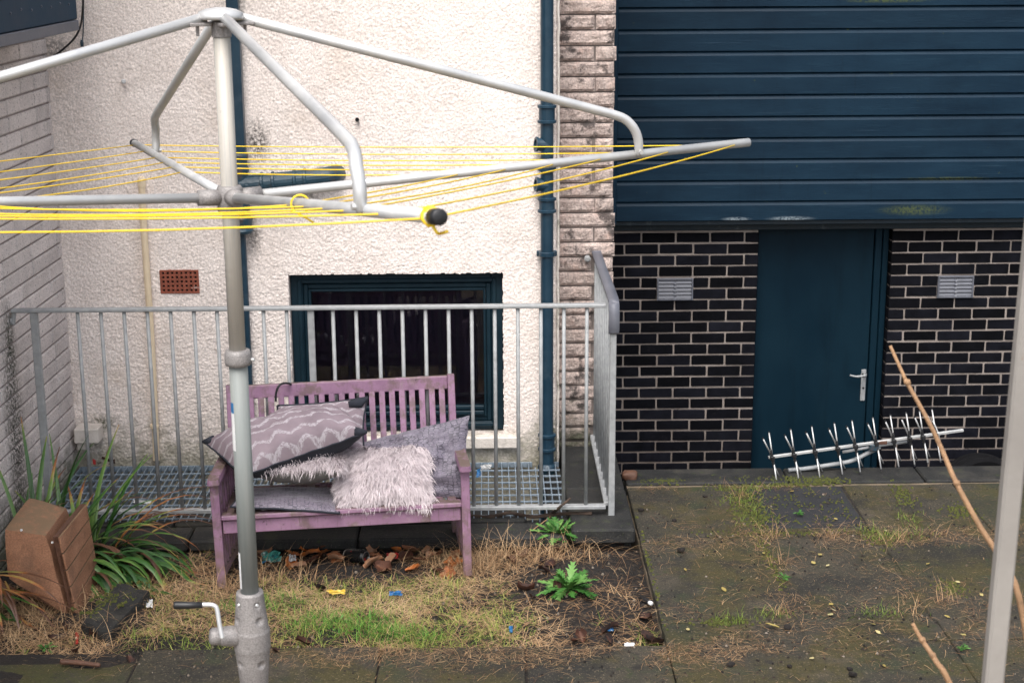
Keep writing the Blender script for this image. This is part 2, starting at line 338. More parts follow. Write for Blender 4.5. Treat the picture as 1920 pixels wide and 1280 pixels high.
def tonemat(name, stops, rough=.7, trans=0.0, noise_sc=40, k=.25, spec=.3):
    t = NT(name); at = t.n('ShaderNodeAttribute', attribute_name='tone')
    x = t.math('ADD', at.outputs['Fac'], t.rng(t.noise(noise_sc, 3), 0, 1, -k, k, False))
    t.l(t.ramp(x, stops), t.p.inputs['Base Color']); t.p.inputs['Roughness'].default_value = rough; t.p.inputs['Specular IOR Level'].default_value = spec
    return t.m
M['straw'] = tonemat('dry_straw', [(0, (.040, .022, .014)), (.3, (.14, .075, .042)), (.6, (.36, .22, .115)), (1, (.60, .43, .25))])
M['grass'] = tonemat('green_grass', [(0, (.05, .08, .012)), (.4, (.13, .19, .03)), (.75, (.26, .31, .06)), (1, (.42, .40, .13))])
M['lush'] = tonemat('lush_grass', [(0, (.03, .09, .012)), (.5, (.07, .20, .025)), (1, (.16, .32, .05))])
M['fur'] = tonemat('long_fur', [(0, (.26, .215, .235)), (.35, (.48, .41, .43)), (1, (.70, .625, .64))], .8, k=.12)
M['strap'] = tonemat('strap_leaf', [(0, (.010, .040, .012)), (.3, (.035, .105, .020)), (.5, (.11, .19, .035)), (.66, (.27, .22, .06)), (.8, (.28, .10, .03)), (1, (.10, .045, .025))], .45, k=.13, noise_sc=30, spec=.5)
M['weed'] = tonemat('weed_leaf', [(0, (.020, .075, .013)), (.5, (.055, .17, .030)), (1, (.15, .29, .075))], .55, k=.2)
M['leaf'] = tonemat('dead_leaf', [(0, (.013, .009, .009)), (.25, (.085, .034, .02)), (.5, (.20, .085, .045)), (.75, (.42, .12, .022)), (1, (.30, .185, .12))], .65, k=.14, noise_sc=60)
M['yleaf'] = tonemat('yellow_leaf', [(0, (.22, .16, .045)), (.5, (.36, .29, .10)), (1, (.46, .41, .25))], .6, k=.12)
M['crumb'] = tonemat('soil_crumb', [(0, (.010, .009, .009)), (.5, (.032, .025, .020)), (.85, (.08, .06, .04)), (1, (.19, .16, .13))], .9)
def glassmat():
    t = NT('window_glass'); o = t.t.nodes['Material Output']; tr = t.n('ShaderNodeBsdfTransparent'); gl = t.n('ShaderNodeBsdfGlossy'); gl.inputs['Roughness'].default_value = .03
    tr.inputs[0].default_value = (.75, .74, .78, 1)
    fr = t.n('ShaderNodeFresnel'); fr.inputs[0].default_value = 1.5; mx = t.n('ShaderNodeMixShader')
    t.l(fr.outputs[0], mx.inputs[0]); t.l(tr.outputs[0], mx.inputs[1]); t.l(gl.outputs[0], mx.inputs[2])
    df = t.n('ShaderNodeBsdfDiffuse'); df.inputs[0].default_value = (.4, .38, .4, 1); m2 = t.n('ShaderNodeMixShader')   # dust on the pane
    t.l(t.math('MULTIPLY', t.rng(t.noise(24, 7, .7), .62, .8), .22), m2.inputs[0]); t.l(mx.outputs[0], m2.inputs[1]); t.l(df.outputs[0], m2.inputs[2])
    t.l(m2.outputs[0], o.inputs[0]); return t.m
M['glass'] = glassmat()
def chevron():
    t = NT('chevron_fabric'); uv = t.n('ShaderNodeUVMap').outputs[0]; sp = t.n('ShaderNodeSeparateXYZ'); t.l(uv, sp.inputs[0])
    zig = t.math('PINGPONG', t.math('ADD', t.math('MULTIPLY', sp.outputs[0], 5.5), t.rng(t.noise(7, 2, src=uv), 0, 1, -.22, .22, False)), .5)
    x = t.math('ADD', t.math('MULTIPLY', sp.outputs[1], 6.5), t.math('MULTIPLY', zig, .9))
    x = t.math('ADD', x, t.rng(t.noise(70, 4, .7, src=uv), 0, 1, -.10, .10, False))
    w = t.math('PINGPONG', x, .5)
    lines = t.math('MULTIPLY', t.rng(w, .33, .40), t.rng(t.noise(45, 4, .75, src=uv), .36, .58))
    col = t.mix(lines, t.ramp(t.noise(8, 5), [(.3, (.175, .138, .158)), (.7, (.25, .20, .225))]), (.37, .34, .365))
    t.l(col, t.p.inputs['Base Color']); t.p.inputs['Roughness'].default_value = .85; t.p.inputs['Specular IOR Level'].default_value = .2
    t.l(t.bump(t.noise(420, 3), .3, .002), t.p.inputs['Normal']); return t.m
M['chevron'] = chevron()
def scales(name, base, line, n=30):
    t = NT(name); uv = t.n('ShaderNodeUVMap').outputs[0]
    vo = t.n('ShaderNodeTexVoronoi', feature='DISTANCE_TO_EDGE'); t.l(t.vec((n, n * 1.5, 1), uv), vo.inputs['Vector']); vo.inputs['Scale'].default_value = 1; vo.inputs['Randomness'].default_value = .55
    v2 = t.n('ShaderNodeTexVoronoi'); t.l(t.vec((n, n * 1.5, 1), uv), v2.inputs['Vector']); v2.inputs['Scale'].default_value = 1; v2.inputs['Randomness'].default_value = .55
    fac = t.math('MULTIPLY', t.rng(vo.outputs[0], .02, .14, 1, 0), t.rng(t.noise(6, 3, src=uv), .35, .6, .25, 1))
    b = t.ramp(t.noise(9, 5, src=uv), [(.3, tuple(c * .75 for c in base)), (.7, tuple(c * 1.2 for c in base))])
    b = t.mix(t.math('MULTIPLY', t.rng(t.noise(60, 3, .7, src=uv), .60, .68), .55), b, (.55, .52, .56))
    t.l(t.mix(fac, b, line), t.p.inputs['Base Color']); t.p.inputs['Roughness'].default_value = .6; t.p.inputs['Sheen Weight'].default_value = .3
    t.l(t.bump(t.noise(300, 3), .2, .002), t.p.inputs['Normal']); return t.m
M['scale'] = scales('scale_print_fabric', (.17, .145, .185), (.035, .03, .045), 26)
M['scale2'] = scales('fine_scale_fabric', (.15, .13, .17), (.04, .035, .05), 22)

# ================================================================== ground
def sheet(name, x0, x1, y0, y1, z, m, parent=None, **k):
    return mk(name, [(x0, y0, z), (x1, y0, z), (x1, y1, z), (x0, y1, z)], [(0, 1, 2, 3)], m, parent, **k)
tag(sheet('ground', -250, 250, -250, 250, -1.0, M['ground']), kind='structure')
ter = MB(); ter.add(cbox((-2.6, -6, -.99), (.66, 6.155, -.045), .004)); ter.add(cbox((.742, -6, -.99), (7, 8.13, -.045), .004)); ter.add(cbox((.66, -6, -.99), (.742, 6.155, -.046), .002))
terrace = ter.build('terrace', M['bedding'], origin=(0, 6, -.99)); tag(terrace, kind='structure')
def slab(x0, x1, y0, y1, z=0.0, m='slab', tilt=0):
    n = 9; b = .006; v = []; 
    xs = [x0, x0 + b] + [x0 + (x1 - x0) * i / n for i in range(1, n)] + [x1 - b, x1]; ys = [y0, y0 + b] + [y0 + (y1 - y0) * i / n for i in range(1, n)] + [y1 - b, y1]
    nx, ny = len(xs), len(ys)
    for j, y in enumerate(ys):
        for i, x in enumerate(xs):
            e_ = i in (0, nx - 1) or j in (0, ny - 1)
            zz = z + mn.noise((x * 3, y * 3, z)) * .003 + tilt * (x - x0) - (.0035 + .004 * mn.noise((x * 19, y * 19, 3)) if e_ else 0)
            v.append((x + (mn.noise((y * 14, x0, 1)) * .005 if e_ else 0), y + (mn.noise((x * 14, y0, 2)) * .005 if e_ else 0), zz))
    f = [tuple(q) for q in gridfaces(nx, ny)]
    rim = [i for i in range(nx)] + [j * nx + nx - 1 for j in range(1, ny)] + [(ny - 1) * nx + i for i in range(nx - 2, -1, -1)] + [j * nx for j in range(ny - 2, 0, -1)]
    k = len(v); v += [(v[i][0], v[i][1], z - .05) for i in rim]
    for q in range(len(rim)): f.append((rim[q], k + q, k + (q + 1) % len(rim), rim[(q + 1) % len(rim)]))
    return mk('paving_slab', v, f, M[m], terrace)
g = .0022
for (rowy0, rowy1, xs) in ((7.385, 8.13, [.745, 1.345, 1.925, 2.53, 3.13, 3.75, 4.4]), (6.37, 7.375, [.742, 1.34, 1.935, 2.54, 3.15, 3.8, 4.4]), (6.165, 6.36, [.742, 1.34, 1.95, 2.55, 3.2, 3.9])):
    for i in range(len(xs) - 1):
        if abs(rowy0 - 7.385) < .01 and i == 1:
            slab(xs[i] + .06, xs[i + 1] - .010, 7.50, rowy1 - .015, -.004, 'slabdark'); slab(xs[i] + .02, xs[i + 1] - .008, rowy0, 7.49, -.003); tag(sheet('joint_soil', xs[i + 1] - .0095, xs[i + 1] + .0015, 7.39, 8.12, -.0045, M['soil']), kind='structure'); continue
        slab(xs[i] + g, xs[i + 1] - g, rowy0, rowy1, rnd.uniform(-.004, .004))
xs = [-2.42, -1.48, -.472, .139, .742, 1.34, 1.95, 2.55, 3.2, 3.9]
for i in range(len(xs) - 1):
    y1 = (6.06, 6.155, 6.15)[i] if i < 3 else 6.15
    if i < 4: slab(xs[i] + .005, xs[i + 1] - .005, 5.32, y1, -.012 if i == 0 else rnd.uniform(-.003, .003))
    else: slab(xs[i] + g, xs[i + 1] - g, 5.32, y1, -.012 if i == 0 else rnd.uniform(-.003, .003))
    slab(xs[i] + g, xs[i + 1] - g, 4.3, 5.31, rnd.uniform(-.003, .003))
for q in (sheet('joint_soil', -2.6, .7385, 4.2, 6.15, -.012, M['soil']), sheet('joint_soil', .7455, 6.9, 4.2, 8.125, -.006, M['slab'])): tag(q, kind='structure')
# coping along the terrace edge, with a sandy mortar strip
tag(sheet('mortar_strip', .745, 6.5, 8.13, 8.17, -.008, M['bedding']), kind='structure')
cop = mk('terrace_coping', *cbox((.745, 8.19, -.98), (6.6, 8.39, -.04), .01), M['coping']); tag(cop, kind='structure')
x = .748
while x < 6:
    w = rnd.choice((.9, 1.1, .75)); mk('coping_stone', *cbox((x, 8.165, -.038), (x + w - .008, 8.405, .008 + rnd.uniform(-.003, .003)), .008), M['coping'], cop); x += w
# bed of soil
nx, ny = 240, 100; X, Y = np.meshgrid(np.linspace(-2.40, .742, nx), np.linspace(6.05, 7.42, ny))
def soilz(X, Y):
    z = -.075 + .045 * vnoise(X * 3, Y * 3, 5) + .028 * vnoise(X * 14, Y * 14, 6) + .014 * vnoise(X * 40, Y * 40, 7)
    return z - .03 * np.clip((X - .45) / .25, 0, 1) - .02 * np.clip((Y - 7.1) / .2, 0, 1) + .03 * np.exp(-((X + .8) ** 2 / .5 + (Y - 6.45) ** 2 / .08))
soil = mk('soil', np.stack([X, Y, soilz(X, Y)], -1).reshape(-1, 3), gridfaces(nx, ny), M['soil'], smooth=True); tag(soil, kind='structure')
def sz(x, y): return float(soilz(np.array([x]), np.array([y]))[0])
# light well: coping wall in front, slabs on the right, pit below the grating
well = mk('light_well', *cbox((-2.36, 7.40, -.98), (.40, 7.745, -.035), .01), M['coping']); tag(well, kind='structure')
x = -2.33; kx = [-2.36, -1.50, -.66, .30 + .09]
for i, w in enumerate((.72, .9, .9)):
    x1 = min(x + w, .30)
    mk('coping_stone', *cbox((x, 7.545, -.03), (x1 - .008, 7.75, .042 + rnd.uniform(-.004, .004)), .014), M['coping'], well)
    mk('coping_stone', *cbox((kx[i], 7.33, -.03), (kx[i + 1] - .008, 7.532, .028 + rnd.uniform(-.004, .004)), .01), M['coping'], well); x = x1
mk('coping_stone', *cbox((.305, 7.545, -.03), (.395, 7.75, .042), .01), M['coping'], well)
mk('coping_stone', *cbox((.40, 7.325, -.012), (.715, 7.93, .066), .01), M['coping'], well)
mk('coping_stone', *cbox((.40, 7.938, -.012), (.713, 8.66, .067), .01), M['coping'], well)
mk('well_wall', *cbox((.40, 7.40, -.98), (.705, 8.70, -.016), .004), M['coping'], well)
mk('well_wall', *cbox((.30, 7.75, -.98), (.396, 8.47, .0), .006), M['coping'], well)

# ================================================================== rendered house
house = empty('rendered_house', (-1, 8.46, -1), 'pale roughcast house wall with a dark framed basement window and a pink granite edge', 'house')
RY = 8.46
nx, nz = 640, 860; X, Z = np.meshgrid(np.linspace(-2.33, .385, nx), np.linspace(-.62, 3.05, nz))
w1 = np.clip(1 - worley(X / .0115, Z / .0115, 3) / .62, 0, 1); w2 = np.clip(1 - worley(X / .019 + 40, Z / .019, 5) / .60, 0, 1)
amp = .35 + .65 * np.clip((2.2 - Z) / 1.5, 0, 1) * np.clip((.4 - X) / 1.6, .25, 1); hgt = amp * (.0034 * w1 ** .7 + .0034 * w2 ** .8 * (vnoise(X * 30, Z * 30, 2) > .35)) + .0035 * vnoise(X * 130, Z * 130, 8) + .008 * vnoise(X * 4, Z * 4, 9)
edge = np.clip((X - .365) / .02, 0, 1)
v = np.stack([X + .010 * (vnoise(Z * 45, Z * 0 + 3, 4) - .5) * (X > .37), RY - hgt + edge * .05, Z], -1).reshape(-1, 3)
f = gridfaces(nx, nz); c = v[f].mean(1)
jag = .006 * (vnoise(c[:, 0] * 70, c[:, 0] * 0, 12) - .4); jag2 = .008 * (vnoise(c[:, 2] * 70, c[:, 2] * 0, 13) - .5)
hole = ((c[:, 0] > -1.796) & (c[:, 0] < -1.588) & (c[:, 2] > 1.036) & (c[:, 2] < 1.164)) | (c[:, 0] > -1.098 + jag2) & (c[:, 0] < .077 + jag2) & (c[:, 2] < 1.133 - jag) & (c[:, 2] > .218)
rw = mk('roughcast_wall', v, f[~hole], M['render'], house, smooth=True)
b = MB()
for lo, hi in (((-2.9, RY + .012, -1), (-1.10, 14, 6.5)), ((.079, RY + .012, -1), (.37, 14, 6.5)), ((-1.10, RY + .0125, 1.136), (.079, 14, 6.5)), ((-1.10, RY + .0125, -1), (.079, 14, .205)), ((-1.10, 8.75, .205), (.079, 14, 1.136))):
    b.add(cbox(lo, hi, .002))
b.build('wall_core', M['render'], house)
mk('upper_wall', *cbox((-2.33, RY, 3.05), (.37, RY + .011, 6.5), .001), M['render'], house)
# white bead down the right edge
zs = [(-.6 + i * .03) for i in range(160)]
b = MB().add(tube([(.381 + .006 * mn.noise((z * 12, 0, 1)), RY - .004, z) for z in zs], [.007 + .003 * mn.noise((z * 20, 4, 1)) for z in zs], 6)); b.build('edge_bead', M['sill'], house)
# window
FY = 8.525
win = mk('window', *(lambda b: (b.v, b.f))(MB().add(cbox((-1.097, FY, .215), (-1.03, FY + .07, 1.133), .004)).add(cbox((.012, FY, .215), (.077, FY + .07, 1.133), .004)).add(cbox((-1.03, FY + .001, 1.065), (.012, FY + .07, 1.132), .004)).add(cbox((-1.03, FY + .001, .216), (.012, FY + .07, .262), .004))), M['blueframe'], house)
def rect_ring(x0, x1, z0, z1, w, y0, y1, b=.004):
    m = MB(); m.add(cbox((x0, y0, z0), (x0 + w, y1, z1), b)).add(cbox((x1 - w, y0, z0), (x1, y1, z1), b)); m.add(cbox((x0 + w, y0 + .0005, z1 - w), (x1 - w, y1, z1), b)).add(cbox((x0 + w, y0 + .0005, z0), (x1 - w, y1, z0 + w), b)); return m
rect_ring(-1.058, .040, .235, 1.092, .022, FY - .012, FY + .012).build('frame_moulding', M['blueframe'], win)
rect_ring(-1.028, .010, .264, 1.062, .026, FY + .008, FY + .06).build('sash', M['blueframe'], win)
rect_ring(-1.000, -.018, .292, 1.034, .014, FY - .002, FY + .04, .006).build('sash_bead', M['blueframe'], win)
b = MB()
for k, z in enumerate((.345, .318)): b.add(cbox((-.985, FY - .004 - k * .01, z - .012), (-.033, FY + .03, z + .010), .004))
b.build('lower_rail', M['blueframe'], win)
mk('pane', *cbox((-1.003, FY + .032, .30), (-.015, FY + .038, 1.03), .001), M['glass'], win)
mk('blind', *cbox((-1.06, FY + .11, .2), (.05, FY + .115, 1.12), .001), M['blind'], win)
mk('window_sill', *cbox((-1.13, 8.405, .135), (.165, 8.53, .205), .008), M['sill'], house)
# little moulded ledge in the corner
a_ = U(146, 815, Y=8.40)
b = MB().add(cbox((a_.x - .005, 8.33, .215), (a_.x + .13, 8.45, .30), .006)).add(cbox((a_.x - .003, 8.37, .165), (a_.x + .05, 8.45, .216), .006))
b.build('sill_stub', M['sill'], house)
# granite strip
SY = 8.72
pier = mk('stone_pier', *cbox((.37, SY + .02, -1), (.70, 10.2, 6.5), .004), M['stonemortar'], house)
for k in range(-7, 48):
    z0 = .075 + .0838 * k
    if z0 > 3.2: break
    parts = [(.385, .703)] if k % 2 else [(.385, .588), (.598, .703)]
    if k == 9: parts = [(.385, .703)]
    for (xa, xb) in parts:
        n = 10 if xb - xa > .15 else 6; m_ = 5; v = []; o = rnd.uniform(0, 50); xb2 = xb + rnd.uniform(-.008, .010)
        for j in range(m_ + 1):
            for i in range(n + 1):
                u, w = i / n, j / m_; rim = min(u, 1 - u, w, 1 - w) == 0
                y = SY + .008 - (0 if rim else .009 + .010 * (mn.noise((u * n * .5 + o, w * 1.5, o)) + .4) + .005 * mn.noise((u * n * 1.9 + o, w * 4.5, o)))
                v.append((xa + u * (xb2 - xa), y, z0 + .004 + w * .0765 + (.003 * mn.noise((i + o, j, 2)) if rim else 0)))
        mk('stone', v, [tuple(q) for q in gridfaces(n + 1, m_ + 1)], M['stone'], pier)

# ================================================================== block side wall on the left
def LX(Y): return -2.318 + (Y - 8.46) * .0295
side = empty('block_wall', (-2.35, 7, -1), 'grey speckled concrete block side wall running away on the left', 'wall')
v = [(LX(4) - .010, 4, -1), (LX(8.47) - .010, 8.47, -1), (LX(8.47) - .010, 8.47, 6.5), (LX(4) - .010, 4, 6.5), (-6, 4, -1), (-6, 8.47, -1), (-6, 8.47, 6.5), (-6, 4, 6.5)]
mk('mortar_core', v, [(3, 2, 1, 0), (4, 5, 6, 7), (0, 4, 7, 3), (2, 6, 5, 1), (3, 7, 6, 2)], M['blockmortar'], side)
blk = {}
def block_mesh(L):
    L = round(L, 2)
    if L not in blk: blk[L] = mesh('block', *cbox((-.06, 0, 0), (0, L, .0745), .006), M['block'])
    return blk[L]
ang = math.atan(.0295)
for k in range(-3, 37):
    z = .571 - .0838 * 6 + .0838 * k + .004
    if z < -.25 or z > 2.85: continue
    y = 7.09 + rnd.choice((0, .22)) + rnd.uniform(-.04, .04) + (.22 if k % 2 else 0) - .44
    while y < 8.45:
        L = .44 - .009
        if rnd.random() < .10: L = .22 - .009
        if y + L > 8.455: L = max(.03, 8.455 - y)
        if y + L > 6.95: inst('block', block_mesh(L), (LX(y) + rnd.uniform(-.001, .0015), y, z), side, (0, 0, -ang))
        y += round(L, 2) + .009
# slate-blue cladding box on the wall
bx = empty('cladding_box', (-2.2, 6.6, 2.47), 'dark slate blue metal clad box jutting from the block wall in the top left corner', 'cladding')
z0 = U(147, 57, Y=7.9).z; xe = U(147, 57, Y=7.9).x
mk('panel', *cbox((-2.34, 5.2, z0 + .052), (xe, 7.9, 5), .006), M['bluebox'], bx)
mk('bottom_trim', *cbox((-2.34, 5.2, z0), (xe + .004, 7.904, z0 + .05), .004), M['boxtrim'], bx)
b = MB()
for k in range(9): b.add(lathe([(.006, 0), (.006, .004), (.002, .006)], (xe, 7.75 - k * .16, z0 + .13 + .01 * (k % 2)), V((1, 0, 0)), 8))
b.build('rivets', M['boxtrim'], bx)
P = [U(156, -30, Y=8.3), U(155, 20, Y=8.3), U(150, 52, Y=8.35), U(138, 74, Y=8.38), U(118, 93, Y=8.42), U(101, 106, Y=8.44)]
tag(MB().add(tube(smoothpath(P, 5), .0055, 6)).build('cable', M['black']), 'black cable looping down the corner beside the blue clad box', 'cable')
P = [U(157, 2, Y=8.43), U(156, 60, Y=8.43), U(154, 82, Y=8.43)]
tag(MB().add(tube(P, .003, 5)).add(lathe([(.008, 0), (.01, .02), (.006, .035)], U(154, 88, Y=8.43), V((0, 0, 1)), 8)).build('wire_end', M['pipeblue']), 'thin blue painted wire end hanging on the pale wall', 'wire')

# ================================================================== dark building
bld = empty('dark_building', (3, 10.15, -1), 'dark brick and navy boarded building with a plain blue door beyond the terrace', 'building')
BY = 10.15
wl = MB()
for lo, hi in (((.66, BY + .007, -1), (1.772, 10.6, 1.10)), ((2.662, BY + .007, -1), (7, 10.6, 1.10)), ((1.772, 10.36, -1), (2.662, 10.6, 1.10))): wl.add(cbox(lo, hi, .002))
wall = wl.build('brick_wall', M['mortar'], bld)
bm = {}
def brick_mesh(L, dpt=.1):
    k = (round(L, 3), dpt, rnd.randrange(5))
    if k not in bm:
        v_, f_ = cbox((0, 0, 0), (k[0], dpt, .0645), rnd.choice((.003, .0045, .006)))
        v_ = [p + V((rnd.uniform(-.0018, .0018), 0, rnd.uniform(-.0016, .0016))) for p in v_]
        bm[k] = mesh('brick', v_, f_, M['brick'])
    return bm[k]
# two louvre holes as (x0, x1, z0, z1)
vents = [(1.110, 1.350, .5835, .7325), (2.972, 3.212, .5835, .7325)]
cnt = 0
for k in range(27):
    zt = 1.034 - .0756 * k; z = zt - .0635     # courses of 75.6 mm
    if z < -.72: break
    for (xa, xb, ph) in ((.70, 1.775, 1.341 if k % 2 else 1.451), (2.655, 3.82, 2.759 if k % 2 else 2.862)):
        x = ph - .2265 * 6 + .011 + .2265 * (0)
        while x < xb:
            x0, x1 = max(x, xa), min(x + .2155, xb)
            for (va, vb, vz0, vz1) in vents:
                if z < vz1 - .004 and zt > vz0 + .004 and x1 > va and x0 < vb:
                    if x0 < va and x1 > vb: x1 = va - .002
                    elif x0 < va: x1 = va - .002
                    elif x1 > vb: x0 = vb + .002
                    else: x1 = x0
            if x1 - x0 > .02:
                inst('brick', brick_mesh(x1 - x0), (x0, BY + rnd.uniform(-.003, .003), z + rnd.uniform(-.0012, .0012)), wall); cnt += 1
            x += .2265
    # returns of the door reveal
    mk_ = brick_mesh(.1, .095)
    if k % 2 == 0: inst('brick', mk_, (2.656, BY + .112, z), wall)
    else: inst('brick', mk_, (2.656, BY + .105, z), wall)
print('bricks', cnt)
mk('lintel', *cbox((.70, BY - .012, 1.052), (7, BY + .3, 1.105), .004), M['cladtrim'], bld)
# cladding boards above: shiplap with a bevel at the head
CYf = 10.0
zb = [1.138]
while zb[-1] < 4.2: zb.append(zb[-1] + (.1265 if len(zb) < 2 else .1358))
for i in range(len(zb) - 1):
    if i > 14: break
    z0, z1 = zb[i], zb[i + 1]
    def prof(x): return [(x, CYf, z0 + .004), (x, CYf, z1 - .027), (x, CYf + .014, z1 - .007), (x, CYf + .022, z1 + .002), (x, CYf + .06, z1 + .002), (x, CYf + .06, z0 + .004)]
    v = prof(.826) + prof(7.0); fs = [(a_, (a_ + 1) % 6, (a_ + 1) % 6 + 6, a_ + 6) for a_ in range(6)] + [tuple(range(5, -1, -1)), tuple(range(6, 12))]
    fs = [q[::-1] for q in fs]
    mk('cladding_board', v, fs, M['clad'], bld)
mk('board_backing', *cbox((.70, CYf + .061, 1.138), (7, 10.62, 7), .003), M['cladtrim'], bld)
mk('upper_cladding', *cbox((.826, CYf, zb[15] + .01), (7, CYf + .06, 7), .003), M['clad'], bld)
mk('corner_batten', *cbox((.796, CYf - .012, 1.12), (.824, CYf + .06, 7), .004), M['clad'], bld)
mk('drip_board', *cbox((.80, CYf + .03, 1.106), (7, CYf + .2, 1.136), .004), M['cladtrim'], bld)
# door
DY = BY + .10
door = mk('door', *cbox((1.79, DY, -.97), (2.562, DY + .045, 1.045), .003), M['door'], bld)
MB().add(cbox((2.566, DY - .018, -.97), (2.612, DY + .07, 1.05), .004)).add(cbox((2.614, DY - .035, -.97), (2.652, DY + .07, 1.05), .004)).add(cbox((1.772, DY - .01, -.97), (1.787, DY + .07, 1.05), .003)).build('door_frame', M['door'], door)
mk('threshold', *cbox((1.775, DY - .06, -.995), (2.65, DY + .1, -.972), .003), M['coping'], door)
hp = V((2.537, DY - .004, .03))
MB().add(lathe([(.021, 0), (.021, .006), (.018, .009)], hp + V((0, .004, .0)), V((0, -1, 0)), 16)).add(cbox((2.520, DY - .009, -.15), (2.552, DY - .0, .07), .008)).build('handle_plate', M['galv'], door)
MB().add(tube(smoothpath([hp + V((0, .0, .01)), hp + V((0, -.045, .01)), hp + V((-.02, -.052, .008)), hp + V((-.06, -.05, .004)), hp + V((-.105, -.045, .012))], 5), [.0075] * 15 + [.0065] * 6, 10)).build('lever_handle', M['galv'], door)
MB().add(lathe([(.008, 0), (.008, .003)], V((2.537, DY - .008, -.06)), V((0, -1, 0)), 10)).build('keyhole', M['black'], door)
# louvre vents
for i, (xa, xb, z0, z1) in enumerate(vents):
    t = empty('air_vent', ((xa + xb) / 2, BY, z0), ['grey plastic louvre vent in the dark bricks to the left of the blue door', 'grey plastic louvre vent in the dark bricks to the right of the blue door'][i], 'air vent', 'louvre vents in the dark brick wall')
    m = rect_ring(xa, xb, z0, z1, .012, BY - .014, BY + .02, .003); m.build('vent_frame', M['ventgrey'], t)
    mk('backing', *cbox((xa + .012, BY + .012, z0 + .012), (xb - .012, BY + .02, z1 - .012), .001), M['ventgrey'], t)
    h = (z1 - z0 - .024) / 5; xm = (xa + xb) / 2
    for k in range(5):
        zz = z0 + .012 + h * k; v = []
        for (x_, dz) in ((xa + .012, 0), (xm - .012, 0), (xm, -.006), (xm + .012, 0), (xb - .012, 0)):
            v += [(x_, BY - .011, zz + .003 + dz), (x_, BY - .001, zz + h * .92 + dz), (x_, BY + .003, zz + h * .9 + dz), (x_, BY - .007, zz + .001 + dz)]
        fs = []
        for q in range(4):
            for j in range(4): fs.append((q * 4 + j, q * 4 + (j + 1) % 4, q * 4 + 4 + (j + 1) % 4, q * 4 + 4 + j))
        mk('louvre', v, fs, M['ventgrey'], t)
# tyre leaning at the brick wall below the terrace
t = empty('tyre', (3.255, 9.86, -1), 'black tyre half hidden below the terrace edge against the dark bricks', 'tyre')
c = V((3.255, 9.86, -.705)); ax = V((.1, -1, .12))
mk('tread', *lathe([(.19, -.075), (.25, -.09), (.278, -.075), (.285, -.03), (.280, -.026), (.280, -.02), (.286, -.016), (.286, .016), (.280, .02), (.280, .026), (.285, .03), (.278, .075), (.25, .09), (.19, .075)], c, ax, 40), M['tyre'], t)
mk('wheel_rim', *lathe([(.188, -.05), (.188, .05), (.165, .06), (.15, .03), (.05, .02), (.03, .04), (.0, .04)], c, ax, 32), M['black'], t)

# ================================================================== pipes on the pale wall
def ring(z, r, h, x, y, lip=.006): return lathe([(r, 0), (r + lip, .004), (r + lip, .016), (r, .02), (r, h - .02), (r + lip, h - .016), (r + lip, h - .004), (r, h)], (x, y, z), V((0, 0, 1)), 20)
dp = empty('drainpipe', (.316, 8.385, -.6), 'round navy cast iron drainpipe with collars and inspection eyes beside the granite strip', 'drainpipe')
px, py = .317, 8.39
MB().add(tube([(px, py, -.6), (px, py, .16)], .038, 20)).add(tube([(px, py, .1), (px, py, 6)], .0345, 20)).build('pipe', M['pipeblue'], dp)
for z, h in ((1.955, .10), (1.70, .035), (1.475, .085), (.13, .10)): MB().add(ring(z, .043, h, px, py, .008)).build('collar', M['pipeblue'], dp)
MB().add(lathe([(.042, 0), (.052, .012), (.052, .03), (.04, .045)], (px, py, .01), V((0, 0, 1)), 20)).build('collar', M['pipeblue'], dp)
for z in (1.84, 1.625):
    MB().add(tube([(px, py, z), (px - .052, py - .01, z + .005)], [.036, .034], 16)).add(lathe([(.040, 0), (.040, .012), (.026, .013), (.026, .004)], V((px - .05, py - .012, z + .005)), V((-1, -.25, .1)), 18)).build('inspection_eye', M['pipeblue'], dp)
MB().add(lathe([(.040, 0), (.045, .004), (.045, .024), (.040, .028)], (px, py, 1.235), V((0, 0, 1)), 20)).add(cbox((px - .055, py + .015, 1.232), (px + .055, py + .045, 1.262), .003)).build('bracket', M['pipeblue'], dp)
MB().add(tube([(px, py, .04), (px, py + .01, -.05)], .05, 18)).build('shoe', M['rustpipe'], dp)
# box section downpipe behind the dryer pole
dq = empty('drainpipe', (-1.32, 8.40, -.1), 'square navy downpipe behind the dryer pole with a rusty branch running sideways', 'drainpipe')
MB().add(cbox((-1.352, 8.365, 1.72), (-1.289, 8.43, 6), .006)).build('upper_pipe', M['pipeblue'], dq)
MB().add(tube([(-1.331, 8.40, .0), (-1.331, 8.40, 1.56)], .021, 16)).build('lower_pipe', M['pipeblue'], dq)
cx = -1.325
MB().add(lathe([(.04, 0), (.05, .008), (.05, .03), (.044, .04), (.044, .075), (.05, .085), (.05, .10), (.04, .11)], (cx, 8.39, 1.70), V((0, 0, 1)), 20)).add(tube([(cx, 8.39, 1.50), (cx, 8.39, 1.72)], .045, 18)).build('junction', M['rustpipe'], dq)
MB().add(lathe([(.03, 0), (.052, .004), (.058, .018), (.05, .03), (.055, .06), (.058, .085), (.045, .10)], (cx, 8.39, 1.375), V((0, 0, 1)), 20)).build('hopper', M['rustpipe'], dq)
brp = MB().add(tube(smoothpath([(cx, 8.39, 1.635), (-1.1, 8.39, 1.655), (-.90, 8.39, 1.675), (-.845, 8.40, 1.682), (-.822, 8.43, 1.684), (-.815, 8.48, 1.686)], 6), .052, 20)); brp.build('branch_pipe', M['rustpipe'], dq)
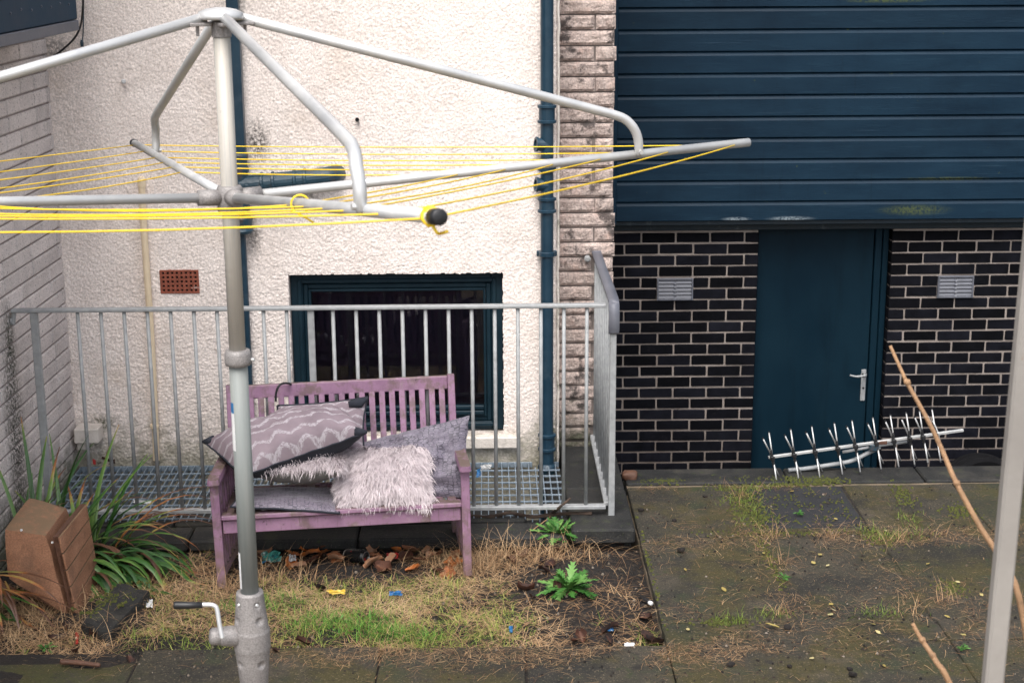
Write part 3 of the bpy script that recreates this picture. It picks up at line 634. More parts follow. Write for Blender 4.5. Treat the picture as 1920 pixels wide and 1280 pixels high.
for xx in (-1.215, -1.155, -1.04, -.985):
    zz = 1.645 + (xx + 1.2) * .1
    MB().add(lathe([(.052, 0), (.060, .004), (.060, .016), (.052, .02)], (xx, 8.39, zz), V((1, 0, .1)), 20)).build('flange', M['rustpipe'], dq)
MB().add(lathe([(.012, 0), (.012, .01), (.006, .014)], (-1.285, 8.335, 1.64), V((0, -1, 0)), 10)).build('bolt', M['rustpipe'], dq)
# thin cream pipe
cp = empty('vent_pipe', (-1.85, 8.40, .1), 'thin cream painted pipe running up the roughcast wall to a rounded cap', 'pipe')
P = smoothpath([U(293, 862, Y=8.42), U(291, 800, Y=8.42), U(284, 640, Y=8.41), U(276, 520, Y=8.41), U(268, 400, Y=8.41), U(265.5, 340, Y=8.41)], 4)
MB().add(tube(P, .0185, 14)).build('pipe', M['cream'], cp)
MB().add(lathe([(.022, -.03), (.022, .005), (.019, .018), (.010, .026)], P[-1], V((0, 0, 1)), 14)).build('cap', M['cream'], cp)
p = U(290, 803, Y=8.42); MB().add(lathe([(.022, 0), (.025, .006), (.025, .02), (.022, .026)], p, V((0, 0, 1)), 14)).build('bracket', M['cream'], cp)
# terracotta air brick
xa, xb, z0, z1 = -1.792, -1.592, 1.040, 1.160
ab = empty('air_brick', (-1.69, 8.45, z0), 'small terracotta air brick with a grid of square holes in the pale wall', 'air brick')
mk('backing', *cbox((xa, RY + .006, z0 - .006), (xb + .0, RY + .011, z1 + .006), .001), M['dark'], ab)
nxh, nzh = 8, 5; b = MB()
for i in range(nxh + 1): xx = xa + (xb - xa) * i / nxh; b.add(cbox((xx - .0066, RY - .012, z0 - .004), (xx + .0066, RY + .004, z1 + .004), .002))
for j in range(nzh + 1): zz = z0 + (z1 - z0) * j / nzh; b.add(cbox((xa - .006, RY - .0115, zz - .006), (xb + .006, RY + .0035, zz + .006), .002))
b.build('grid_face', M['terra'], ab)
p = U(232, 153, Y=8.44); tag(MB().add(lathe([(.012, 0), (.013, .02), (.008, .026)], p, V((.2, -1, .1)), 10)).build('wall_cap', M['white']), 'small white round cap fixed to the bare pale wall at upper left', 'wall cap')
p = U(670, 224, Y=8.445); tag(MB().add(lathe([(.011, 0), (.011, .018), (.007, .018), (.007, .002)], p, V((0, -1, 0)), 12)).build('pipe_stub', M['black']), 'little dark overflow pipe stub poking from the pale wall above the window', 'pipe stub')

# ================================================================== grating over the light well
gr = empty('floor_grating', (-1, 8.1, .0), 'galvanised steel grating over the basement light well', 'grating')
gx0, gx1, gy0, gy1, gz = -2.30, .385, 7.56, 8.425, .05
def barmesh(name, lo, hi): return mesh(name, *cbox(lo, hi, .0008), M['grid'])
bA = barmesh('grating_bar', (-.0028, 0, -.030), (.0028, gy1 - gy0, 0)); bAs = barmesh('grating_bar', (-.0028, 0, -.030), (.0028, gy1 - gy0 - .085, 0))
bB = barmesh('cross_bar', (gx0, -.0034, -.008), (gx1, .0034, .001))
n = int((gx1 - gx0) / .0375)
for i in range(n + 1):
    x = gx0 + i * .0375
    inst('grating_bar', bAs if .235 < x < .355 else bA, (x, gy0, gz), gr)
for j in range(9):
    y = gy0 + .03 + j * .1005
    if j < 8: inst('cross_bar', bB, (0, y, gz), gr)
mk('edge_bar', *cbox((gx0, gy1 - .003, gz - .03), (.235, gy1 + .002, gz + .001), .001), M['grid'], gr)
mk('edge_bar', *cbox((.355, gy1 - .003, gz - .03), (gx1, gy1 + .002, gz + .001), .001), M['grid'], gr)
# ================================================================== railing
rail = empty('railing', (.6, 7.533, .06), 'grey galvanised steel railing with vertical bars around the light well', 'railing')
ry = 7.533; zt = 1.162
mk('top_rail', *cbox((-2.335, ry - .022, zt - .012), (.575, ry + .022, zt + .006), .004), M['galv'], rail)
zb_ = .118
mk('bottom_rail', *cbox((-2.28, ry - .02, zb_ - .016), (.583, ry + .02, zb_ + .004), .003), M['galv'], rail)
def post(x, y, w, z0, z1, dpt=None): return mk('post', *cbox((x - w / 2, y - (dpt or w) / 2, z0), (x + w / 2, y + (dpt or w) / 2, z1), .003), M['galv'], rail)
post(U(60, 600, Y=ry).x + .012, ry, .034, .03, zt - .013)
barm = mesh('bar', *tube([(0, 0, 0), (0, 0, zt - .013 - zb_ - .004)], .0095, 10), M['galv'], smooth=True)
xs = [U(145.5, 590, Y=ry).x]; x_end = U(1100.5, 590, Y=ry).x; nb = 22; 
xs = [xs[0] + (x_end - xs[0]) * i / nb for i in range(nb + 1)]
for i, x in enumerate(xs):
    if i == 10: post(U(583, 600, Y=ry).x, ry, .033, .03, zt - .013, .012); continue
    inst('bar', barm, (x, ry, zb_ + .004), rail)
# corner post, handrail of the return
cx = .612
post(cx, ry + .005, .032, .055, 1.03)
b = MB(); P = [(cx - .004, 8.72, 1.195), (cx - .004, 8.3, 1.19), (cx, 7.9, 1.185), (cx + .002, 7.60, 1.18), (cx + .002, 7.545, 1.172), (cx + .002, 7.515, 1.145), (cx + .002, 7.505, 1.10), (cx + .002, 7.508, 1.055), (cx + .002, 7.518, 1.02)]
P = smoothpath(P, 4); w = .026; v = []; fs = []
for i, p in enumerate(P):
    d_ = (P[min(i + 1, len(P) - 1)] - P[max(i - 1, 0)]).normalized(); nn = V((1, 0, 0)).cross(d_).normalized()
    if nn.z < 0 and abs(d_.z) < .5: nn = -nn
    v += [p + V((-w, 0, 0)) + nn * .006, p + V((w, 0, 0)) + nn * .006, p + V((w, 0, 0)) - nn * .006, p + V((-w, 0, 0)) - nn * .006]
for i in range(len(P) - 1):
    for j in range(4): fs.append((i * 4 + j, i * 4 + (j + 1) % 4, i * 4 + 4 + (j + 1) % 4, i * 4 + 4 + j))
fs += [(0, 1, 2, 3), tuple(range(len(P) * 4 - 4, len(P) * 4))]
mk('handrail', v, fs, mat('handrail_paint', (.10, .105, .13), (.15, .155, .18), 8, .5, bump=.2, layers=[((.02, .02, .02), 9, .6, .72, .8)]), rail, smooth=True)
barn = mesh('bar', *tube([(0, 0, 0), (0, 0, zt - .013 - zb_ - .004)], .0065, 8), M['galv'], smooth=True)
for k in range(9): inst('bar', barn, (cx - .010, ry + .13 + k * .128, zb_ + .004), rail)
mk('bottom_rail', *cbox((cx - .035, ry + .03, zb_ - .016), (cx + .006, 8.70, zb_ + .004), .003), M['galv'], rail)
MB().add(lathe([(.018, 0), (.018, .03), (.010, .034), (.010, .045)], (cx - .055, 8.715, 1.16), V((0, -1, 0)), 12)).build('wall_fixing', M['galv'], rail)
MB().add(tube([(-2.325, ry, 1.15), (-2.335, ry, 1.09)], .012, 8)).add(lathe([(.02, 0), (.02, .012)], (-2.342, ry - .0, 1.105), V((1, 0, 0)), 10)).build('wall_fixing', M['galv'], rail)

# ================================================================== bench
FL, FR = V((-1.268, 6.90, -.06)), V((-.112, 7.0, -.04))
ex = (FR - FL).normalized(); ey = V((-ex.y, ex.x, 0)).normalized(); ez = ex.cross(ey)
BWd = (FR - FL).length
bench = empty('garden_bench', FL, 'weathered lilac painted wooden garden bench piled with cushions', 'bench')
def B(x, y, z): return FL + ex * x + ey * y + ez * z
def bbar(name, p, q, w, t, up=None, parent=bench, m='lilac', b=.003): return mk(name, *bar(B(*p), B(*q), w, t, up if up is not None else ez, b), M[m], parent)
SH = .375       # seat top
for x in (.0, BWd):
    bbar('leg', (x, .03, 0), (x, .0, .545), .040, .045, ey)
    xi = x + (.055 if x == 0 else -.022)
    bbar('leg', (xi, .44, .0), (xi, .42, SH), .048, .052, ey)
    s = 1 if x else -1
    # arm: board with rounded front
    pr = []; w = .029
    for (yy, hw) in ((-.055, .018), (-.045, .028), (-.02, w), (.2, w), (.44, .022)): pr.append((yy, hw))
    v = []
    for (yy, hw) in pr:
        zz = .548 + .02 * (yy / .44); xx = x + (xi - x) * max(0, yy) / .44
        v += [B(xx - hw, yy, zz), B(xx + hw, yy, zz), B(xx + hw - .004, yy, zz + .026), B(xx - hw + .004, yy, zz + .026)]
    fs = [(3, 2, 1, 0), (16, 17, 18, 19)]
    for i in range(4):
        for j in range(4): fs.append((i * 4 + j, i * 4 + (j + 1) % 4, i * 4 + 4 + (j + 1) % 4, i * 4 + 4 + j))
    mk('armrest', v, fs, M['lilac'], bench)
    bbar('back_post', (xi, .42, SH), (xi, .525, .862), .034, .042, ey)
    bbar('side_rail', (x, .02, .32), (xi, .43, .32), .022, .06)
    bbar('side_rail', (x, .025, .07), (xi, .44, .07), .022, .04)
    bbar('side_rail', (x, .025, .52), (xi, .43, .53), .024, .045)
    for k in range(7): xs_ = x + (xi - x) * (.05 + k * .05) / .41; bbar('side_slat', (xs_, .075 + k * .05, .085), (xs_, .075 + k * .05, .515), .016, .026, ey)
bbar('seat_apron', (.025, .02, .318), (BWd - .025, .02, .318), .026, .065)
bbar('front_board', (.02, .018, .368), (BWd - .02, .018, .368), .06, .024, b=.009)
bbar('seat_rail', (.02, .42, .34), (BWd - .02, .42, .34), .03, .05)
for k in range(18): x = .06 + k * (BWd - .12) / 17; bbar('seat_slat', (x, .05, .366 - .0), (x, .42, .355), .038, .016)
def BB(x, t): return (x, .42 + .105 * t, SH + .487 * t)
upb = (B(0, -.487, .105) - B(0, 0, 0)).normalized()
mk('back_rail', *bar(B(*BB(.07, .92)), B(*BB(BWd - .038, .92)), .026, .068, ez, .006), M['lilac'], bench)
mk('back_rail', *bar(B(*BB(.07, .12)), B(*BB(BWd - .038, .12)), .026, .05, ez, .004), M['lilac'], bench)
for k in range(21):
    x = .105 + k * (BWd - .175) / 20; mk('back_slat', *bar(B(*BB(x, .13)), B(*BB(x, .87)), .029, .014, upb, .002), M['lilac'], bench)
P = [U(517, 752, Y=7.34), U(518, 735, Y=7.34), U(524, 722, Y=7.35), U(534, 718, Y=7.38), U(545, 720, Y=7.43), U(552, 728, Y=7.48)]
tag(MB().add(tube(smoothpath(P, 5), .0055, 8)).build('cable_loop', M['black']), 'loop of black cable hooked over the bench back behind the cushions', 'cable')

# ================================================================== cushions
def pillow(c4, th, back=.7, n=30, pinch=.07, seed=0, wr=.008, sag=0, fold=0):
    TL, TR, BR, BL = [V(p) for p in c4]; N = (TR - TL).cross(BL - TL); N = -(N.normalized())
    ctr = (TL + TR + BR + BL) / 4
    if N.dot(V((0, 0, H)) - ctr) < 0: N = -N
    F_, B_ = [], []; uv = []
    for j in range(n + 1):
        for i in range(n + 1):
            u, w = 2 * i / n - 1, 2 * j / n - 1
            uu = u * (1 - pinch * (1 - w * w)); ww = w * (1 - pinch * (1 - u * u))
            p = TL.lerp(TR, (uu + 1) / 2).lerp(BL.lerp(BR, (uu + 1) / 2), (ww + 1) / 2)
            k = max(0, (1 - u ** 2) * (1 - w ** 2)) ** .45
            q = V((u * 2.2 + seed, w * 2.2, seed)); e_ = min(1, 3 * (1 - max(abs(u), abs(w))))
            wrk = wr * (mn.noise(q) + .8 * mn.noise(q * 2.1) + .5 * mn.noise(q * 4.7)) * (.35 + .65 * e_)
            p2 = p + V((0, 0, -sag * (1 - w) * .5 * (1 - u * u))); wrk += fold * e_ * math.sin((u * .8 + w * .9) * 7 + 2.5 * mn.noise((u * 1.3, w * 1.3, seed))) * (.4 + .6 * abs(u))
            F_.append(p2 + N * (th * k + wrk)); B_.append(p2 - N * (th * back * k - wrk * .5) + N * (0 if k > 0 else wrk * .5)); uv.append((i / n, 1 - j / n))
    for i in range(len(F_)):
        if F_[i] is None: pass
    f_ = [tuple(q) for q in gridfaces(n + 1, n + 1)]
    a_ = f_[len(f_) // 2]
    nn = (F_[a_[1]] - F_[a_[0]]).cross(F_[a_[2]] - F_[a_[0]])
    if nn.dot(N) < 0: f1 = [q[::-1] for q in f_]; f2 = f_
    else: f1 = f_; f2 = [q[::-1] for q in f_]
    rim = [i for i in range(n + 1)] + [j * (n + 1) + n for j in range(1, n + 1)] + [n * (n + 1) + i for i in range(n - 1, -1, -1)] + [j * (n + 1) for j in range(n - 1, 0, -1)]
    return dict(F=F_, B=B_, uv=uv, f1=f1, f2=f2, rim=[(F_[i] + B_[i]) / 2 for i in rim], N=N, n=n)
def cushion(c4, th, fm, bm_, label, pipe=None, **k):
    d = pillow(c4, th, **k); base = sum((V(p) for p in c4), V()) / 4
    o = empty('cushion', base, label, 'cushion', 'old cushions on the lilac bench')
    mk('front_cover', d['F'], d['f1'], fm, o, smooth=True, uv=d['uv']); mk('back_cover', d['B'], d['f2'], bm_, o, smooth=True, uv=d['uv'])
    if pipe: mk('piping', *tube(d['rim'] + [d['rim'][0]], .005, 6, False), pipe, o, smooth=True)
    return o, d
# plain: big scale-print cushion slumped in the right corner
cushion([U(672, 830, Y=7.33), U(880, 778, Y=7.25), U(872, 932, Y=7.10), U(690, 945, Y=7.12)], .075, M['scale2'], M['navyfab'], 'large slumped grey mauve scale print cushion in the right corner of the bench', seed=3, wr=.034, pinch=.03, fold=.013)
# chevron cushion standing behind
o, d = cushion([U(520, 760, Y=7.36), U(690, 744, Y=7.36), U(684, 850, Y=7.26), U(500, 860, Y=7.26)], .05, M['chevron'], M['navyfab'], 'chevron cushion standing at the back with its navy corner showing', pipe=M['navyfab'], seed=8, wr=.012)
# flat scale cushion on the seat
cushion([U(440, 918, Y=7.22), U(640, 915, Y=7.24), U(637, 962, Y=6.92), U(432, 950, Y=6.90)], .035, M['scale'], M['navyfab'], 'flat grey scale print cushion lying under the stack on the seat', pipe=M['navyfab'], seed=5, wr=.006)
def fur(d, cnt, L, parent, seed, down=V((0, -.35, -1)), region=None, wd=.0034):
    r = random.Random(seed); n = d['n']; vv = []; ff = []; tn = []
    F_ = d['F']; clumps = {}
    for k in range(cnt):
        u, w = r.random(), r.random()
        if region and not region(u, w): continue
        i = min(n - 1, int(u * n)); j = min(n - 1, int(w * n)); fu, fw = u * n - i, w * n - j
        q = [F_[j * (n + 1) + i], F_[j * (n + 1) + i + 1], F_[(j + 1) * (n + 1) + i], F_[(j + 1) * (n + 1) + i + 1]]
        p = q[0].lerp(q[1], fu).lerp(q[2].lerp(q[3], fu), fw)
        N = (q[1] - q[0]).cross(q[2] - q[0]).normalized()
        if N.dot(d['N']) < 0: N = -N
        if min(u, w, 1 - u, 1 - w) < .03: N = d['N'].copy()
        dn = (down - N * down.dot(N)); ed = V(((u - .5) * .9, 0, 0)); dn = (dn.normalized() + ed * .8)
        ck = (int(u * 19 + .8 * mn.noise((w * 9, u * 9, seed))), int(w * 19 + .8 * mn.noise((u * 9, w * 9, seed + 3))))
        if ck not in clumps: clumps[ck] = (V((r.uniform(-.55, .55), r.uniform(-.3, .3), r.uniform(-.45, .45))), r.uniform(-.15, .15))
        cd, ct = clumps[ck]
        dr = (dn + cd + V((r.uniform(-.4, .4), r.uniform(-.3, .3), r.uniform(-.35, .35)))).normalized()
        l = L * r.uniform(.6, 1.15); sd = dr.cross(N).normalized() if dr.cross(N).length > .01 else V((1, 0, 0))
        b0 = len(vv); t0 = r.uniform(-.26, .2) + ct * 1.3
        for s_, wk in ((0, 1), (.4, 1), (.75, .8), (1, .15)):
            c_ = p + N * (l * .30 * math.sin(s_ * 2.2)) + dr * (l * s_) + V((0, 0, -l * .22 * s_ * s_)) + N * .003
            c_ += sd * l * .06 * math.sin(s_ * 5 + k)
            vv += [c_ - sd * wd * wk / 2, c_ + sd * wd * wk / 2]; tn += [.25 + .6 * s_ + t0] * 2  # darker roots and clumps: shadow between strands is put into the tone
        for s_ in range(3): ff.append((b0 + s_ * 2, b0 + s_ * 2 + 1, b0 + s_ * 2 + 3, b0 + s_ * 2 + 2))
    o_ = mk('fur', np.array([tuple(p) for p in vv]), np.array(ff), M['fur'], parent, smooth=True, tone=tn); o_['kind'] = 'stuff'; return o_
# left shaggy cushion, grey underside to the front
o, d = cushion([U(470, 862, Y=7.24), U(655, 864, Y=7.24), U(644, 881, Y=6.98), U(470, 884, Y=6.96)], .055, M['furbase'], M['greyfab'], 'shaggy pale cushion lying flat with its grey underside showing beneath the chevron cushion', seed=12, wr=.006, back=1.5)
fur(d, 5600, .07, o, 21, V((0, -1, -.35)), None, .0026)
# right shaggy cushion leaning back
o, d = cushion([U(632, 846, Y=7.22), U(803, 834, Y=7.20), U(808, 943, Y=7.02), U(640, 946, Y=7.00)], .065, M['furbase'], M['furbase'], 'square shaggy off white fur cushion propped in the middle of the bench', seed=17, wr=.006)
fur(d, 14500, .062, o, 22, V((0, -.35, -1)), None, .0026)
# chevron cushion on top
TLc, TRc, BRc, BLc = U(384, 830, Y=7.16), U(648, 778, Y=7.36), U(684, 812, Y=7.04), U(455, 893, Y=6.88)
o, d = cushion([TLc, TRc, BRc, BLc], .155, M['chevron'], M['navyfab'], 'plump mauve cushion with pale chevron lines lying on top of the stack', pipe=M['navyfab'], seed=31, wr=.018, back=.85, pinch=.02)
for cpt, c2 in ((BRc, TLc), (TLc, BRc)):
    dr = (c2 - cpt).normalized()
    mk('corner_tab', *tube([cpt - dr * .012 + V((0, 0, .006)), cpt + dr * .012 + V((0, 0, .007)), cpt + dr * .045 + V((0, 0, .010))], [.006, .016, .026], 8), M['navyfab'], o, smooth=True)
cpt = U(687, 747, Y=7.355); o2 = [q for q in bpy.data.objects if q.get('label', '').startswith('chevron cushion standing')][0]
mk('corner_tab', *tube([cpt + V((.004, -.01, .004)), cpt + V((-.03, -.016, -.016)), cpt + V((-.085, -.03, -.02))], [.005, .028, .016], 8), M['navyfab'], o2, smooth=True)

# ================================================================== rotary dryer
PX, PY = -.603, 3.655
dry = empty('rotary_clothes_dryer', (PX, PY, 0), 'galvanised rotary clothes dryer with yellow lines and a winding handle', 'clothes dryer')
hub = U(430, 367, d=3.70); hub = V((PX, PY, hub.z))
tipF, tipB, tipR = U(822, 407, d=3.7 * .626), U(251, 268, d=3.7 * 1.374), U(1404, 267, d=3.7 * 1.151)
tipL = V((2 * hub.x - tipR.x, 2 * hub.y - tipR.y, 2.40))
mk('upper_pole', *tube([(PX, PY, 1.92), (PX, PY, 2.715)], .0197, 24), M['poleup'], dry, smooth=True)
mk('lower_pole', *tube([(PX, PY, 1.30), (PX, PY, 1.935)], .0224, 24), M['polelow'], dry, smooth=True)
mk('collar', *lathe([(.024, 0), (.031, .003), (.032, .012), (.032, .030), (.029, .038), (.025, .04)], (PX, PY, 1.915), V((0, 0, 1)), 24), M['cast'], dry, smooth=True)
MB().add(tube([(PX + .028, PY, 1.93), (PX + .04, PY - .003, 1.93)], .0045, 8)).build('bolt', M['alu'], dry)
# stickers on the pole: thin curved labels
def sticker(z0, z1, a0, a1, m, r=.0227):
    v = []; n = 8
    for i in range(n + 1):
        t = R(a0 + (a1 - a0) * i / n)
        for z in (z0, z1): v.append((PX + r * math.cos(t), PY + r * math.sin(t), z))
    mk('sticker', v, [(2 * i, 2 * i + 2, 2 * i + 3, 2 * i + 1) for i in range(n)], m, dry)
sticker(1.705, 1.80, 172, 235, M['white']); sticker(1.80, 1.826, 172, 232, M['bluewrap']); sticker(1.345, 1.44, 172, 225, M['white'])
# winding gear: cast body with recesses
prof = [(.033, 0), (.034, .004), (.0345, .012), (.039, .06), (.0435, .098), (.0455, .102), (.0455, .150), (.044, .155), (.040, .19), (.036, .235), (.034, .28), (.031, .33), (.028, .36)]
n = 72; rows = []
z0 = 1.332
for i in range(len(prof) - 1):
    k = max(1, int((prof[i + 1][1] - prof[i][1]) / .003))
    for j in range(k): t = j / k; rows.append((prof[i][0] * (1 - t) + prof[i + 1][0] * t, prof[i][1] * (1 - t) + prof[i + 1][1] * t))
rows.append(prof[-1]); v = []; dim = [(-138, .026, .008), (-52, .026, .008), (-142, .068, .010), (-48, .068, .011), (-135, .185, .010), (-50, .185, .011), (-130, .26, .01), (-55, .26, .01)]
for r_, h in rows:
    for k in range(n):
        t = 360 * k / n - 180; rr = r_
        for (da, dh, dr) in dim:
            dd = math.hypot(R((t - da + 180) % 360 - 180) * r_, h - dh) / dr
            if dd < 1: rr -= .007 * (1 - dd ** 2.5)
        if abs((t + 95 + 180) % 360 - 180) < 3: rr += .0008
        v.append((PX + rr * math.cos(R(t)), PY + rr * math.sin(R(t)), z0 - h))
fs = []
for i in range(len(rows) - 1):
    for k in range(n): a_, b_ = i * n + k, i * n + (k + 1) % n; fs.append((a_, a_ + n, b_ + n, b_))
fs.append(tuple(range(n)))
mk('winding_gear', v, fs, M['cast'], dry, smooth=True)
for da in (-138, -52):
    c_ = V((PX + .031 * math.cos(R(da)), PY + .031 * math.sin(R(da)), z0 - .026)); MB().add(lathe([(.005, 0), (.005, .003), (.003, .006)], c_, V((math.cos(R(da)), math.sin(R(da)), .2)), 10)).build('bolt', M['alu'], dry)
mk('lower_pole', *tube([(PX, PY, 0), (PX, PY, 1.0)], .0238, 24), M['polelow'], dry, smooth=True)
mk('base_socket', *lathe([(.05, 0), (.05, .03), (.036, .04), (.034, .12), (.025, .125)], (PX, PY, -.005), V((0, 0, 1)), 24), M['cast'], dry, smooth=True)
cz = U(425, 1200, d=3.9).z
MB().add(lathe([(.026, 0), (.026, .035), (.0235, .055), (.0215, .057), (.0215, .059), (.0225, .06), (.0215, .078), (.015, .084)], (PX - .02, PY - .008, cz - .006), V((-1, -.28, .12)), 24)).build('gear_housing', M['cast'], dry, smooth=True)
P = [U(417, 1197, d=3.86), U(412, 1172, d=3.86), U(407, 1142, d=3.86), U(402, 1135, d=3.86), U(394, 1133, d=3.86), U(372, 1133, d=3.86)]
crank = mk('crank', *tube(smoothpath(P, 5), .0058, 12), M['alu'], dry, smooth=True)
MB().add(tube([U(380, 1133.5, d=3.86), U(352, 1134, d=3.86), U(330, 1134, d=3.86), U(326, 1134, d=3.86)], [.0078, .0090, .0102, .0085], 14)).build('crank_grip', M['black'], crank, smooth=True)
# head
topz = 2.735
mk('top_socket', *lathe([(.0225, -.045), (.0225, -.012), (.02, -.01)], (PX, PY, topz), V((0, 0, 1)), 20), M['cast'], dry)
mk('top_cap', *lathe([(.05, -.006), (.052, 0), (.05, .010), (.035, .017), (.012, .021), (.0, .021)], (PX, PY, topz), V((.02, 0, 1)), 24), M['alu'], dry, smooth=True)
tips = {'R': tipR, 'B': tipB, 'L': tipL, 'F': tipF}
mk('hub', *lathe([(.026, -.035), (.03, -.03), (.03, .022), (.026, .028), (.022, .028)], hub, V((0, 0, 1)), 24), M['cast'], dry, smooth=True)
def solve_s(xpix):
    lo, hi = 0, 1.0
    inv = ROT.transposed()
    for _ in range(40):
        m_ = (lo + hi) / 2; q = inv @ (hub.lerp(tipR, m_) - V((0, 0, H))); xx = 960 + FPX * q.x / -q.z
        if xx < xpix: lo = m_
        else: hi = m_
    return lo
SS = [solve_s(q) for q in (862, 951, 1040, 1129, 1255, 1380)]; print('line fractions', SS)
for key, tip in tips.items():
    dr = (tip - hub).normalized(); L = (tip - hub).length
    mk('hub_socket', *tube([hub + dr * .018, hub + dr * .075], .019, 16), M['cast'], dry, smooth=True)
    arm = mk('arm', *tube([hub + dr * .03, tip], .0115, 16), M['alu'], dry, smooth=True)
    if key in 'FB': MB().add(tube([tip - dr * .022, tip + dr * .006, tip + dr * .008], [.0128, .0128, .010], 16)).build('end_cap', M['black'], arm, smooth=True)
    T = V((PX, PY, topz)); se = .757; A = hub.lerp(tip, se); hz = V((dr.x, dr.y, 0)).normalized()
    st = T + hz * .035 + V((0, 0, .0))
    bend = hub.lerp(tip, .70); bend = V((bend.x, bend.y, bend.z + .113))
    P = [st, st.lerp(bend, .5), st.lerp(bend, .9), bend, hub.lerp(tip, .729) + V((0, 0, .096)), hub.lerp(tip, .748) + V((0, 0, .066)), hub.lerp(tip, .756) + V((0, 0, .034)), A + V((0, 0, -.004))]
    P = [P[0], P[1], P[2]] + smoothpath(P[3:], 4)
    side_ = dr.cross(V((0, 0, 1))).normalized() * .013
    strut = mk('strut', *tube([p + side_ * min(1, max(0, (i - 2) / 8)) for i, p in enumerate(P)], [.0120] * (len(P) - 3) + [.011, .0095, .007], 16), M['alu'], dry, smooth=True)
    MB().add(tube([A + side_ * 1.5 + V((0, 0, .008)), A + side_ * 2.2 + V((0, 0, .008))], .006, 8)).build('bolt', M['alu'], strut)
    MB().add(cbox((-.02, -.016, -.004), (.03, .016, .004), .002, Matrix.Translation(T + hz * .045 + V((0, 0, -.016))) @ Matrix.Rotation(math.atan2(hz.y, hz.x), 4, 'Z'))).add(tube([T + hz * .055 + V((0, 0, -.016)), T + hz * .055 + V((0, 0, -.042))], .004, 8)).build('clamp_plate', M['cast'], strut)
order = ['R', 'B', 'L', 'F']
for a_, b_ in zip(order, order[1:] + order[:1]):
    for i, s_ in enumerate(SS):
        p, q = hub.lerp(tips[a_], s_), hub.lerp(tips[b_], s_); q2 = []
        sag = (.004 + .007 * rnd.random()) * (1.5 if {a_, b_} == {'L', 'F'} else 1)
        if {a_, b_} == {'L', 'F'} and i == 5: sag = .03
        for k in range(13): t = k / 12; w = p.lerp(q, t); q2.append(w + V((0, 0, -sag * 4 * t * (1 - t) - .003)))
        mk('clothesline', *tube(q2, .0017, 6), M['line'], dry, smooth=True)
# knots
def knot(c, r, seed):
    rr = random.Random(seed); b = MB()
    for k in range(4):
        ax = V((rr.uniform(-1, 1), rr.uniform(-1, 1), rr.uniform(-1, 1))).normalized(); x_ = ax.orthogonal().normalized(); y_ = ax.cross(x_)
        b.add(tube([c + (x_ * math.cos(t) + y_ * math.sin(t)) * r * rr.uniform(.8, 1.1) for t in [i * 2 * math.pi / 12 for i in range(13)]], .0026, 6))
    return b
dF = (tipF - hub).normalized()
kb = knot(tipF - dF * .035, .014, 3); kb.add(tube(smoothpath([tipF - dF * .03 + V((0, 0, -.012)), tipF - dF * .02 + V((.004, 0, -.024)), tipF - dF * .03 + V((.012, 0, -.026)), tipF - dF * .01 + V((.016, 0, -.022))], 4), .0026, 6)); kb.build('knot', M['line'], dry, smooth=True)
c_ = hub.lerp(tipF, SS[1] - .05)
b = MB().add(tube([c_ + V((math.cos(t) * .018, 0, math.sin(t) * .018)) for t in [R(-60 + i * 24) for i in range(13)]], .0022, 6)).add(tube(smoothpath([c_ + V((-.02, 0, -.012)), c_ + V((.0, -.005, -.02)), c_ + V((.025, -.005, -.036))], 4), .0022, 6)); b.build('knot', M['line'], dry, smooth=True)

# ================================================================== fallen TV aerial
an = empty('tv_aerial', U(1480, 900, Z=.01), 'fallen television aerial with crossed metal rods lying on the terrace edge', 'aerial')
e0, e1 = U(1441, 857, Y=8.26), U(1806, 806, Y=8.45); bd = (e1 - e0).normalized()
mk('boom', *bar(e0, e1, .016, .016), M['alu'], an)
rodA, rodB = V((-.44, -.30, .85)).normalized(), V((-.10, .42, .90)).normalized()
hol = V((-.22, .05, .97)).normalized()
exs = [(1447, 863), (1487, 855), (1526, 847), (1568, 840), (1601, 833), (1640, 824), (1673, 817), (1703, 809), (1728, 802), (1752, 796)]
for k, (x, y) in enumerate(exs):
    t = (x - 1441) / (1806 - 1441); c = e0.lerp(e1, t) + V((0, -.014, -.003))
    h_ = MB().add(bar(c + hol * -.052, c + hol * .052, .014, .016, V((0, -1, 0)), .004)).add(bar(c - bd * .012, c + bd * .012, .026, .03, V((0, -1, 0)), .004)).build('element_holder', M['black'], an)
    sc = 1.0 + .04 * k / 9
    for (dr, s_) in ((rodA, 1), (rodB, 1), (rodA, -1), (rodB, -1)):
        j = c + hol * (.026 * s_) + V((.004 * (1 if dr is rodB else -1), 0, 0))
        mk('rod', *tube([j, j + dr * s_ * .118 * sc], .0042, 8), M['alu'], h_, smooth=True)
        mk('rod_tip', *tube([j + dr * s_ * .116 * sc, j + dr * s_ * .124 * sc], .0048, 8), M['black'], h_)
c = e0.lerp(e1, .87); mk('rod', *tube([c + V((-.035, 0, .075)), c, c + V((.018, 0, -.075))], .0045, 8), M['alu'], an, smooth=True)
P = [U(1700, 828, Y=8.42), U(1640, 836, Y=8.38), U(1580, 847, Y=8.36)]; mk('spar', *tube(P, .0085, 10), M['alu'], an, smooth=True)
P = smoothpath([U(1650, 838, Y=8.40), U(1625, 850, Y=8.39), U(1595, 864, Y=8.37), U(1550, 872, Y=8.35), U(1510, 878, Y=8.34), U(1478, 881, Y=8.33)], 5)
mk('mast', *tube(P, .012, 12), M['galv'], an, smooth=True)
mk('clamp', *cbox(tuple(U(1638, 838, Y=8.36) - V((.025, .02, .02))), tuple(U(1638, 838, Y=8.36) + V((.025, .02, .02))), .005), M['rustpipe'], an)
